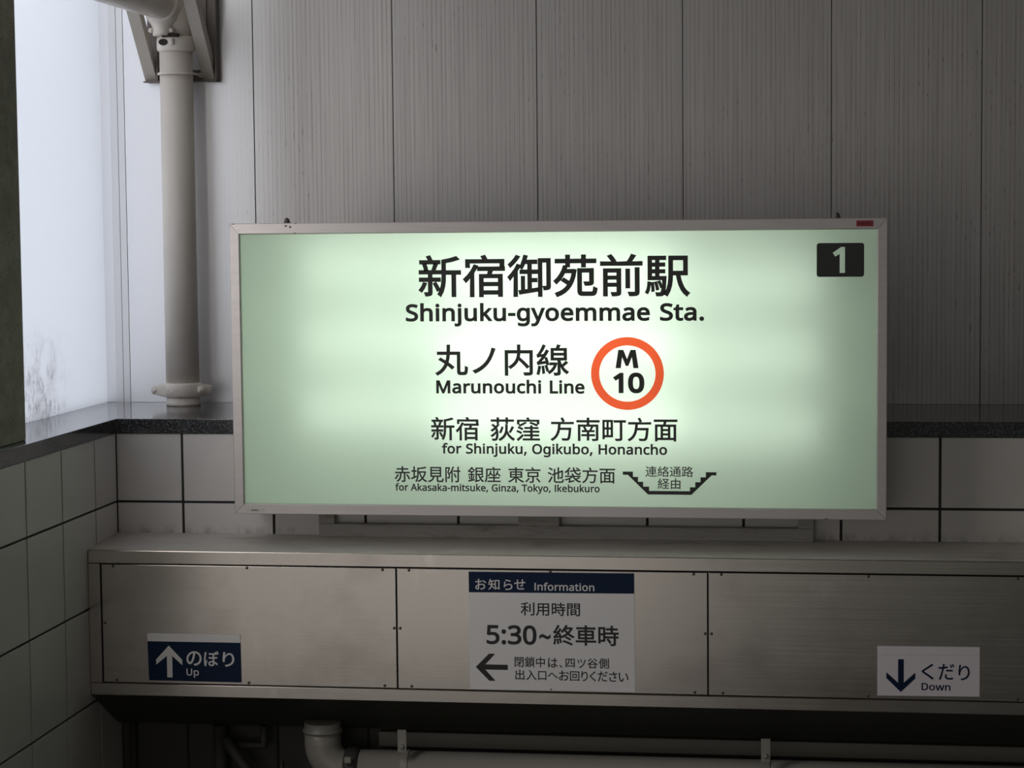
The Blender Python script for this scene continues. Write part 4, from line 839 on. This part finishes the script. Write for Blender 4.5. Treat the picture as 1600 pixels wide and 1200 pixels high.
ring = shape('line_ring', circle(1.6773, 0.1609, 0.1107), YL, m_red_film, sign, [list(reversed(circle(1.6773, 0.1609, 0.0855)))])
ring['label'] = 'glowing orange-red ring of the line symbol'
mx0, mx1, mz0, mz1 = 1.6417, 1.7113, 0.1774, 0.2328
mp = [(0, 0), (0.12, 1), (0.345, 1), (0.50, 0.50), (0.655, 1), (0.88, 1), (1, 0), (0.775, 0), (0.715, 0.60), (0.555, 0.12), (0.445, 0.12), (0.285, 0.60), (0.225, 0)]
shape('lettering', [(mx0 + (mx1 - mx0) * a, mz0 + (mz1 - mz0) * b) for a, b in mp], YL, m_black, sign)
lettering('lettering', [('1', 1.6348, 1.6655, 0.1632, 0.1015, 0), ('0', 1.6790, 1.729, 0.1632, 0.1015, 0)], YL, m_black, sign, 0.042)


def rounded(x0, x1, z0, z1, r, n=6):
    out = []
    for cx, cz, a0 in ((x1 - r, z1 - r, 0), (x0 + r, z1 - r, 90), (x0 + r, z0 + r, 180), (x1 - r, z0 + r, 270)):
        for i in range(n + 1):
            a = math.radians(a0 + 90 * i / n)
            out.append((cx + r * math.cos(a), cz + r * math.sin(a)))
    return out


one = [(2.3287, 0.5392), (2.3287, 0.4621), (2.3132, 0.4621), (2.3132, 0.5183), (2.2998, 0.5108), (2.2928, 0.5222), (2.3174, 0.5392)]
pl = shape('exit_number_plate', rounded(2.2453, 2.3851, 0.4504, 0.5511, 0.008), YL, m_black, sign, [one])
pl['label'] = 'black square with a cut-out number 1'
mb = MB()
mb.box(2.3618, 2.4115, YF - 0.0006, YF + 0.001, 0.5998, 0.6175)
rl = mb.build('small_label', m_red_label, sign)
rl['label'] = 'dark red inventory label'
mb = MB()
for i in range(6):
    x = 2.3672 + i * 0.0066
    mb.box(x, x + 0.0042, YF - 0.0007, YF - 0.0005, 0.6045, 0.6125)
mb.build('faded_print', m_red_ink, rl)
mb = MB()
mb.box(0.4835, 0.5443, YF - 0.0005, YF + 0.001, -0.2715, -0.2600)
ml = mb.build('small_label', m_tag, sign)
ml['label'] = 'silver maker tag'
mb = MB()
for i in range(4):
    x = 0.502 + i * 0.0056
    mb.box(x, x + 0.0032, YF - 0.0006, YF - 0.0004, -0.2685, -0.2638)
mb.build('faded_print', m_ink, ml)
# paint chips on the top rail and the two arms that hold the casing off the tiled wall
for x, zc, w, h in ((0.459, 0.6238, 0.006, 0.002), (0.626, 0.6165, 0.006, 0.004), (0.640, 0.613, 0.004, 0.005), (0.655, 0.5945, 0.004, 0.002), (0.475, 0.606, 0.001, 0.003), (2.275, -0.2755, 0.008, 0.002), (0.657, 0.6238, 0.005, 0.0015)):
    mb = MB()
    fill_poly(mb, [[(x + w * math.cos(a) * random.uniform(.6, 1.1), zc + h * math.sin(a) * random.uniform(.6, 1.1)) for a in [2 * PI * i / 9 for i in range(9)]]], YF - 0.0003)
    mb.build('paint_chip', m_alu_dark, sign, normals=False)
for x in (0.95, 1.95):
    mb = MB()
    mb.box(x - 0.03, x + 0.03, -0.058, 0.0, -0.20, -0.08)
    mb.build('support_arm', m_back, sign)

# ------------------------------------------------------------------ grey frame left on the tiles below the sign
fr = thing('mounting_frame', (1.457, -0.02, -0.378), 'worn grey metal frame on the tiles under the lit sign, resting on the steel cover', 'frame')
mb = MB()
mb.box(0.676, 2.237, -0.035, -0.001, -0.3712, -0.3300)
mb.build('bottom_bar', m_mount, fr, bevel=0.002)
for x0, x1 in ((0.676, 0.7268), (2.1891, 2.237)):
    mb = MB()
    mb.box(x0, x1, -0.035, -0.001, -0.3298, -0.10)
    mb.build('side_post', m_mount, fr, bevel=0.002)
mb = MB()
mb.box(1.318, 1.448, -0.040, -0.001, -0.3297, -0.27)
mb.build('centre_block', m_mount, fr, bevel=0.002)

# ------------------------------------------------------------------ stainless steel cover box
cov = thing('stainless_steel_cover', (2.1, -0.15, -0.985), 'long brushed stainless steel box cover running along the tiled wall below the sign', 'cover')
BY = -0.2977
ZT, ZB, ZU = -0.3824, -0.8395, -0.985
XR = 4.49
mb = MB()
mb.prism_x([(-0.001, -0.3700), (BY + 0.003, ZT + 0.001), (BY + 0.003, ZT - 0.003), (-0.001, -0.3760)], 0.0005, XR)
mb.build('top_sheet', m_steel_dusty, cov)
mb = MB()
mb.prism_x([(-0.001, ZU), (-0.045, ZU), (BY + 0.004, ZB), (BY + 0.004, ZB + 0.004), (-0.001, ZU + 0.06)], 0.0005, XR)
mb.build('underside_sheet', m_steel_under, cov)
for zl, zh, nm in ((-0.4245, ZT, 'top_flange'), (ZB, -0.8010, 'bottom_flange')):
    mb = MB()
    mb.box(0.0005, XR, BY, BY + 0.010, zl, zh)
    mb.build(nm, m_steel, cov, bevel=0.0025)
mb = MB()
mb.box(0.0005, 0.0385, BY, BY + 0.010, -0.8008, -0.4247)
mb.build('end_flange', m_steel, cov, bevel=0.0015)
mb = MB()
mb.box(0.0005, XR, BY + 0.012, BY + 0.016, -0.84, -0.385)
mb.build('backing_sheet', m_seam, cov)
px = [0.0410, 0.9764, 1.9245, 2.872, 3.82, XR]
for i, (x0, x1) in enumerate(zip(px, px[1:])):
    mb = MB()
    mb.box(x0 + 0.0016, x1 - 0.0016, BY + 0.003, BY + 0.012, -0.7985, -0.4275)
    pn = mb.build('cover_panel', m_steel, cov, bevel=0.0015)
    zs = (-0.4325, -0.612, -0.791)
    sp = [(x0 + 0.040, zs[0]), (x1 - 0.042, zs[0]), (x0 + 0.0105, zs[1]), (x1 - 0.008, zs[1]), (x0 + 0.044, zs[2]), (x1 - 0.040, zs[2]), ((x0 + x1) / 2, zs[0]), ((x0 + x1) / 2, zs[2])]
    for sx_, sz_ in sp:
        mb = MB()
        mb.lathe((sx_, BY + 0.0035, sz_), (0, -1, 0), [(0, 0.0046), (0.0018, 0.0044), (0.0032, 0.003), (0.0038, 0.001)], 12)
        mb.build('screw', m_screw, pn)

# ------------------------------------------------------------------ notices stuck on the cover
YN = BY + 0.0028
nt = thing('information_notice', (1.453, YN, -0.794), 'white opening-hours notice with navy header and left arrow on the steel cover', 'notice')
mb = MB()
mb.prism_y([(1.2009, -0.4340), (1.7038, -0.4325), (1.7052, -0.7933), (1.2028, -0.7948)], YN - 0.0026, YN + 0.0002)
mb.build('plate', m_white_plate, nt)
y1, y2 = YN - 0.0030, YN - 0.0034
shape('header_band', [(1.2013, -0.4971), (1.2009, -0.4341), (1.7038, -0.4326), (1.7040, -0.4940)], y1, m_navy, nt)
lettering('lettering', [('お', 1.2208, 1.2545, -0.4552, -0.4885), ('知', 1.2610, 1.2955, -0.4552, -0.4885), ('ら', 1.3080, 1.3350, -0.4562, -0.4885), ('せ', 1.3405, 1.3744, -0.4552, -0.4865)], y2, m_ink_white, nt, 0.010)
lettering('lettering', [('Information', 1.4023, 1.584, -0.4654, -0.4884, 10)], y2, m_ink_white, nt, 0.018)
lettering('lettering', [('利用時間', 1.3595, 1.5399, -0.5245, -0.5657)], y1, m_ink, nt, 0.011)
lettering('lettering', [('5:30', 1.2537, 1.4071, -0.5965, -0.6549, 0)], y1, m_ink, nt, 0.024)
lettering('lettering', [('~', 1.4154, 1.45, -0.6218, -0.6375)], y1, m_ink, nt, 0.006)
lettering('lettering', [('終車時', 1.458, 1.6566, -0.5926, -0.6551)], y1, m_ink, nt, 0.016)
lettering('lettering', [('閉鎖中', 1.3393, 1.4320, -0.6918, -0.7242), ('は', 1.4415, 1.4705, -0.6940, -0.7240), ('、', 1.4760, 1.4850, -0.7150, -0.7245), ('四', 1.4950, 1.5230, -0.6955, -0.7220), ('ツ', 1.5310, 1.5560, -0.6960, -0.7235), ('谷', 1.5610, 1.5930, -0.6930, -0.7240), ('側', 1.5960, 1.6265, -0.6920, -0.7242)], y1, m_ink, nt, 0.009)
lettering('lettering', [('出', 1.3410, 1.3690, -0.7318, -0.7635), ('入', 1.3740, 1.4060, -0.7325, -0.7635), ('口', 1.4110, 1.4360, -0.7355, -0.7630), ('へ', 1.4400, 1.4715, -0.7395, -0.7570), ('お', 1.4745, 1.5055, -0.7320, -0.7630),
                        ('回', 1.5080, 1.5365, -0.7340, -0.7635), ('り', 1.5425, 1.5620, -0.7330, -0.7635), ('く', 1.5680, 1.5870, -0.7325, -0.7635), ('だ', 1.5925, 1.6225, -0.7325, -0.7635), ('さ', 1.6265, 1.6510, -0.7325, -0.7635), ('い', 1.6560, 1.6853, -0.7355, -0.7630)], y1, m_ink, nt, 0.009)
shape('arrow', [(1.2197, -0.7266), (1.2610, -0.6848), (1.2797, -0.6848), (1.2493, -0.7181), (1.3183, -0.7181), (1.3183, -0.7340), (1.2493, -0.7340), (1.2803, -0.7682), (1.2612, -0.7682)], y1, m_ink, nt)

us = thing('direction_sign', (0.336, YN, -0.790), 'navy sign with white up arrow at the left end of the steel cover', 'sign')
mb = MB()
mb.prism_y([(0.1870, -0.6665), (0.4837, -0.6662), (0.4848, -0.7905), (0.1895, -0.7892)], YN - 0.0026, YN + 0.0002)
mb.build('plate', m_navy, us)
mb = MB()
mb.prism_y([(0.1865, -0.6416), (0.4836, -0.6418), (0.4837, -0.6660), (0.1870, -0.6663)], YN - 0.0026, YN + 0.0002)
pb = mb.build('top_strip', m_white_plate, us)
pb['label'] = 'plain white strip above the navy field'
lettering('lettering', [('の', 0.3111, 0.3595, -0.6950, -0.7405), ('ぼ', 0.3670, 0.4145, -0.6938, -0.7415), ('り', 0.4265, 0.4638, -0.6960, -0.7415)], y1, m_ink_white, us, 0.014)
lettering('lettering', [('Up', 0.3102, 0.3498, -0.7497, -0.7715, 8)], y1, m_ink_white, us, 0.016)
shape('arrow', [(0.2552, -0.6787), (0.2975, -0.7230), (0.2975, -0.7397), (0.2654, -0.7113), (0.2654, -0.7788), (0.2483, -0.7788), (0.2483, -0.7113), (0.2137, -0.7397), (0.2137, -0.7232)], y1, m_ink_white, us)

ds = thing('direction_sign', (2.574, YN, -0.787), 'pale sign with navy down arrow at the right end of the steel cover', 'sign')
mb = MB()
mb.prism_y([(2.4252, -0.6645), (2.7222, -0.6618), (2.7225, -0.7853), (2.4255, -0.7880)], YN - 0.0026, YN + 0.0002)
mb.build('plate', m_lilac_plate, ds)
mb = MB()
mb.prism_y([(2.4250, -0.6400), (2.7221, -0.6378), (2.7222, -0.6614), (2.4252, -0.6641)], YN - 0.0027, YN + 0.0002)
mb.build('top_strip', m_lilac_plate, ds)
lettering('lettering', [('く', 2.5543, 2.5900, -0.6896, -0.7370), ('だ', 2.6030, 2.6490, -0.6890, -0.7370), ('り', 2.6610, 2.6934, -0.6915, -0.7374)], y1, m_navy, ds, 0.008)
lettering('lettering', [('Down', 2.5542, 2.6381, -0.7476, -0.7692, 10)], y1, m_navy, ds, 0.018)
shape('arrow', [(2.4937, -0.7761), (2.5358, -0.7348), (2.5358, -0.7170), (2.5022, -0.7481), (2.5022, -0.6777), (2.4856, -0.6777), (2.4856, -0.7481), (2.4515, -0.7175), (2.4515, -0.7352)], y1, m_navy, ds)

# ------------------------------------------------------------------ cream drain pipe on the coping, with its overhead run
PX, PY = 0.0755, 0.508
pipe = thing('drain_pipe', (PX, PY, 0.0), 'cream painted vertical pipe rising from the granite coping, elbowed overhead, left of the sign', 'pipe')
mb = MB()
mb.lathe((PX, PY, 0.0), (0, 0, 1), [(0, 0.0575), (0.004, 0.0595), (0.012, 0.0595), (0.016, 0.0575), (0.040, 0.0575)], 48)
mb.build('pipe_stub', m_pipe, pipe)
mb = MB()
mb.lathe((PX - 0.001, PY, 0.068), (0, 0, 1), [(0, 0.0575), (1.19, 0.0562)], 48)
mb.build('riser', m_pipe, pipe)


def lower_coupling():
    mb = MB()
    mb.lathe((PX, PY, 0.0285), (0, 0, 1), [(0, 0.0585), (0.002, 0.0635), (0.007, 0.0668), (0.044, 0.0668), (0.0485, 0.0640), (0.0505, 0.0585)], 56)
    body = mb.build('clamp_coupling', m_pipe, pipe)
    mb = MB()
    out = []
    n = 96
    ang = math.radians(8)
    for i in range(n):
        a = 2 * PI * i / n
        best = 0
        for cx, r in ((0, 0.060), (0.086, 0.016), (-0.086, 0.016), (0.05, 0.036), (-0.05, 0.036)):
            b = cx * math.cos(a)
            best = max(best, b + r)
        out.append((a, best))
    # support function -> outline
    poly = []
    for i, (a, h) in enumerate(out):
        dh = (out[(i + 1) % n][1] - out[i - 1][1]) / (4 * PI / n)
        x, y = h * math.cos(a) - dh * math.sin(a), h * math.sin(a) + dh * math.cos(a)
        poly.append((PX + x * math.cos(ang) - y * math.sin(ang), PY + x * math.sin(ang) + y * math.cos(ang), abs(x)))
    # stacked loops, ears lower than the middle
    levels = [(-1.0, 0.965), (-0.85, 0.99), (-0.6, 1.0), (0.6, 1.0), (0.85, 0.99), (1.0, 0.965)]
    rings = []
    for f, s in levels:
        rings.append([mb.bm.verts.new((PX + (x - PX) * s, PY + (y - PY) * s, 0.0535 + f * (0.0235 if ax < 0.06 else 0.0235 - (ax - 0.06) * 0.22))) for x, y, ax in poly])
    for a, b in zip(rings, rings[1:]):
        for j in range(n):
            f = mb.bm.faces.new((a[j], a[(j + 1) % n], b[(j + 1) % n], b[j]))
            f.smooth = True
    mb.bm.faces.new(list(reversed(rings[0])))
    mb.bm.faces.new(rings[-1])
    cp = mb.build('clamp_ear', m_pipe, body)
    for bx, by in ((PX - 0.0925, PY - 0.006), (PX + 0.0690, PY - 0.014)):
        mb = MB()
        mb.lathe((bx, by - 0.010, 0.0530), (0, -1, 0), [(0, 0.0155), (0.006, 0.0155), (0.0065, 0.0095), (0.011, 0.0095), (0.0115, 0.0055), (0.016, 0.005), (0.017, 0.003)], 18)
        mb.build('bolt', m_pipe, body)
    return body


cp = lower_coupling()
lettering('embossed_mark', [('20', PX - 0.042, PX - 0.030, 0.0600, 0.0520, 0), ('3-3', PX - 0.016, PX + 0.003, 0.0600, 0.0520, 0), ('0', PX - 0.042, PX - 0.033, 0.0475, 0.0395, 0), ('7', PX - 0.022, PX - 0.014, 0.0475, 0.0395, 0)] if '7' in GLYPHS else
          [('20', PX - 0.042, PX - 0.030, 0.0600, 0.0520, 0), ('3-3', PX - 0.016, PX + 0.003, 0.0600, 0.0520, 0), ('0', PX - 0.042, PX - 0.033, 0.0475, 0.0395, 0)], PY - 0.0672, m_bracket, cp, 0.01)

# upper clamp round the top of the riser
mb = MB()
mb.lathe((PX, PY, 1.211), (0, 0, 1), [(0, 0.058), (0.002, 0.062), (0.010, 0.0655), (0.040, 0.0655), (0.048, 0.063), (0.052, 0.057)], 48)
uc = mb.build('clamp_coupling', m_pipe, pipe)
mb = MB()
mb.box(PX - 0.030, PX + 0.030, PY - 0.0700, PY - 0.05, 1.2565, 1.2690)
mb.build('clamp_lip', m_dark_hole, uc, bevel=0.004)
mb = MB()
mb.lathe((PX - 0.025, PY - 0.059, 1.240), (0, -1, 0), [(0, 0.011), (0.0062, 0.011)], 20)
for v_ in mb.bm.verts:
    v_.co.x = PX - 0.025 + (v_.co.x - PX + 0.025) * 1.5
mb.build('clamp_slot', m_dark_hole, uc)
mb = MB()
mb.sweep([(PX + 0.006, PY - 0.066, 1.2295), (PX + 0.006, PY - 0.066, 1.2505)], 0.0085, 6)
mb.build('bolt', m_pipe, uc)

# neck, saddle and the overhead pipe that runs towards the street
NX, NY = 0.044, 0.462
MX, MZ = 0.047, 1.372
mb = MB()
mb.lathe((NX, NY, 1.262), (0, 0, 1), [(0, 0.034), (0.012, 0.033), (0.026, 0.034), (0.040, 0.040), (0.054, 0.052), (0.07, 0.056)], 40)
nk = mb.build('neck', m_pipe, pipe)
for s in (-1, 1):
    mb = MB()
    mb.lathe((NX + s * 0.036, NY - 0.012, 1.280), (0, -1, 0), [(0, 0.009), (0.007, 0.009), (0.008, 0.005), (0.014, 0.004)], 12)
    mb.build('bolt', m_pipe, nk)
mb = MB()
mb.sweep([(PX, PY, 1.258), (PX, PY, 1.30), (PX - 0.006, PY - 0.01, 1.345), (MX + 0.01, PY - 0.03, MZ)], [0.054, 0.052, 0.05, 0.045], 32)
mb.build('elbow', m_pipe, pipe)
mb = MB()
mb.lathe((MX, 0.535, MZ), (0, -1, 0), [(0, 0.045), (0.015, 0.058), (0.055, 0.064), (0.075, 0.066), (0.085, 0.0615), (0.098, 0.0615), (0.103, 0.065), (0.12, 0.065), (0.126, 0.0575)], 48)
mb.build('end_fitting', m_pipe, pipe)
mb = MB()
mb.lathe((MX, 0.42, MZ), (0, -1, 0), [(0, 0.0572), (3.0, 0.0572)], 48)
mb.build('overhead_run', m_pipe, pipe)

# ------------------------------------------------------------------ steel bracket behind the pipe
br = thing('pipe_bracket', (0.065, 0.62, 1.115), 'beige painted steel wall bracket with two sloping struts behind the cream pipe', 'bracket')
zt = 1.66
for x0, x1, nm in ((-0.063, -0.0215, 'l'), (0.1433, 0.1857, 'r')):
    # sloping strut: an angle section rising from the wall towards the camera
    mb = MB()
    d = Vector((0, -0.2215, 0.257)).normalized()
    nrm = Vector((0, d.z, -d.y))
    A, B = Vector((0, 0.600, 1.1135)), Vector((0, 0.600, 1.1135)) + d * 0.72
    for xa, xb, t0, t1 in ((x0, x1, 0.0, 0.006), (x1 - 0.006, x1, 0.006, 0.040)):
        q = [(xa, t0), (xb, t0), (xb, t1), (xa, t1)]
        mb.hexa([tuple(A + nrm * t + Vector((xx, 0, 0))) for xx, t in q], [tuple(B + nrm * t + Vector((xx, 0, 0))) for xx, t in q])
    mb.build('strut', m_bracket, br)
for x0, x1 in ((-0.058, -0.012), (0.1555, 0.1975)):
    mb = MB()
    mb.box(x0, x1, 0.612, 0.6233, 1.1135, zt)
    mb.box(x1 - 0.006, x1, 0.575, 0.612, 1.1135, zt)
    mb.build('wall_angle', m_brown, br)
mb = MB()
mb.box(-0.063, 0.1975, 0.570, 0.600, 1.1135, 1.1180)
mb.box(-0.060, 0.1970, 0.594, 0.600, 1.1180, 1.1545)
mb.build('cross_angle', m_brown, br)
mb = MB()
mb.box(0.0, 0.1555, 0.606, 0.6233, 1.262, zt)
mb.build('wall_plate', m_brown, br)
mb = MB()
path = [(PX - 0.0612, 0.61, 1.1365), (PX - 0.0612, PY, 1.1365)]
path += [(PX + 0.0612 * math.cos(a), PY - 0.0612 * math.sin(a), 1.1365) for a in [PI - PI * i / 24 for i in range(1, 24)]]
path += [(PX + 0.0612, PY, 1.1365), (PX + 0.0612, 0.61, 1.1365)]
mb.sweep(path, 0.0042, 10)
mb.build('u_bolt', m_pipe, br)
for s in (-1, 1):
    mb = MB()
    mb.lathe((PX + s * 0.0612, 0.594, 1.1365), (0, -1, 0), [(0, 0.009), (0.008, 0.009)], 6)
    mb.build('nut', m_pipe, br)

# ------------------------------------------------------------------ services under the steel cover
dp = thing('drain_elbow_pipe', (1.6, -0.13, -1.10), 'grey pipe with an elbow running along the wall beneath the steel cover', 'pipe')
ZC = -1.098
mb = MB()
mb.lathe((0.700, -0.13, -0.977), (0, 0, 1), [(0, 0.064), (0.006, 0.064), (0.010, 0.058), (0.03, 0.058)], 40)
mb.build('flange', m_duct_pipe, dp)
mb = MB()
arc = [(0.700, -0.13, -0.975)] + [(0.700 + 0.085 - 0.085 * math.cos(a), -0.13, ZC + 0.085 - 0.085 * math.sin(a)) for a in [PI / 2 * i / 14 for i in range(15)]]
mb.sweep(arc, 0.058, 32)
mb.build('elbow', m_duct_pipe, dp)
mb = MB()
mb.lathe((0.775, -0.13, ZC), (1, 0, 0), [(0, 0.066), (0.012, 0.071), (0.034, 0.071), (0.046, 0.066)], 40)
cpl = mb.build('coupling_collar', m_dark_pipe, dp)
mb = MB()
mb.box(0.785, 0.807, -0.2085, -0.195, -1.060, -1.040)
mb.build('bolt_lug', m_duct_pipe, cpl, bevel=0.003)
mb = MB()
mb.lathe((0.822, -0.13, ZC), (1, 0, 0), [(0, 0.064), (3.6, 0.064)], 40)
mb.build('pipe_run', m_duct_pipe, dp)
for x, off in ((0.969, 0.0), (2.094, 0.0)):
    hg = thing('pipe_hanger', (x, -0.13, -1.0), 'small grey hanger strap on the pipe under the steel cover, ' + ('below the up sign end' if x < 1.5 else 'below the right half of the cover'), 'hanger', 'pipe hangers under the cover')
    hg['label'] = 'grey hanger strap clamping the low pipe near its elbow' if x < 1.5 else 'grey hanger strap on the low pipe farther right, away from its elbow'
    mb = MB()
    mb.box(x - 0.014, x + 0.014, -0.202, -0.197, -1.022, -0.950)
    mb.build('strap', m_duct_pipe, hg, bevel=0.001)
    mb = MB()
    mb.lathe((x, -0.202, -1.003), (0, -1, 0), [(0, 0.008), (0.005, 0.008), (0.008, 0.004)], 6)
    mb.build('bolt', m_duct_pipe, hg)
    mb = MB()
    rg = [(x, -0.13 + 0.067 * math.cos(a), ZC + 0.067 * math.sin(a)) for a in [2 * PI * i / 40 for i in range(41)]]
    for a, b in zip(rg, rg[1:]):
        a, b = Vector(a), Vector(b)
        ca = Vector((x, -0.13, ZC))
        ia, ib = ca + (a - ca) * 0.965, ca + (b - ca) * 0.965
        h = Vector((0.011, 0, 0))
        mb.hexa([a - h, b - h, ib - h, ia - h], [a + h, b + h, ib + h, ia + h])
    mb.build('clamp_ring', m_duct_pipe, hg)

mb = MB()
mb.box(0.86, 4.49, -0.035, 0.0, -1.046, -0.998)
rl = mb.build('wall_rail', m_rail, bevel=0.003)
tag(rl, 'dark grey horizontal rail fixed to the wall just under the steel cover', 'rail')
mb = MB()
mb.sweep([(0.042, -0.02, -2.4), (0.042, -0.02, -0.99)], 0.012, 16)
cd = mb.build('vertical_conduit', m_dark_pipe)
tag(cd, 'thin dark conduit running down the tiled corner below the cover', 'conduit')
vv = thing('branch_pipe', (0.345, -0.06, -2.4), 'dark branch pipe with a side arm on the shaded wall below the up sign', 'pipe')
mb = MB()
mb.sweep([(0.345, -0.06, -2.4), (0.345, -0.06, -0.982)], 0.022, 20)
mb.build('pipe_body', m_dark_pipe, vv)
mb = MB()
mb.sweep([(0.36, -0.06, -1.045), (0.49, -0.06, -1.045), (0.49, -0.06, -0.982)], 0.014, 16)
mb.build('side_arm', m_dark_pipe, vv)
mb = MB()
mb.sweep([(0.37, -0.09, -1.02), (0.43, -0.10, -1.10), (0.52, -0.10, -1.20), (0.56, -0.10, -1.10), (0.56, -0.1, -2.4)], 0.018, 16)
fl = mb.build('flexible_hose', m_dark_pipe)
tag(fl, 'dark flexible hose sagging beside the branch pipe in the shadow', 'hose')
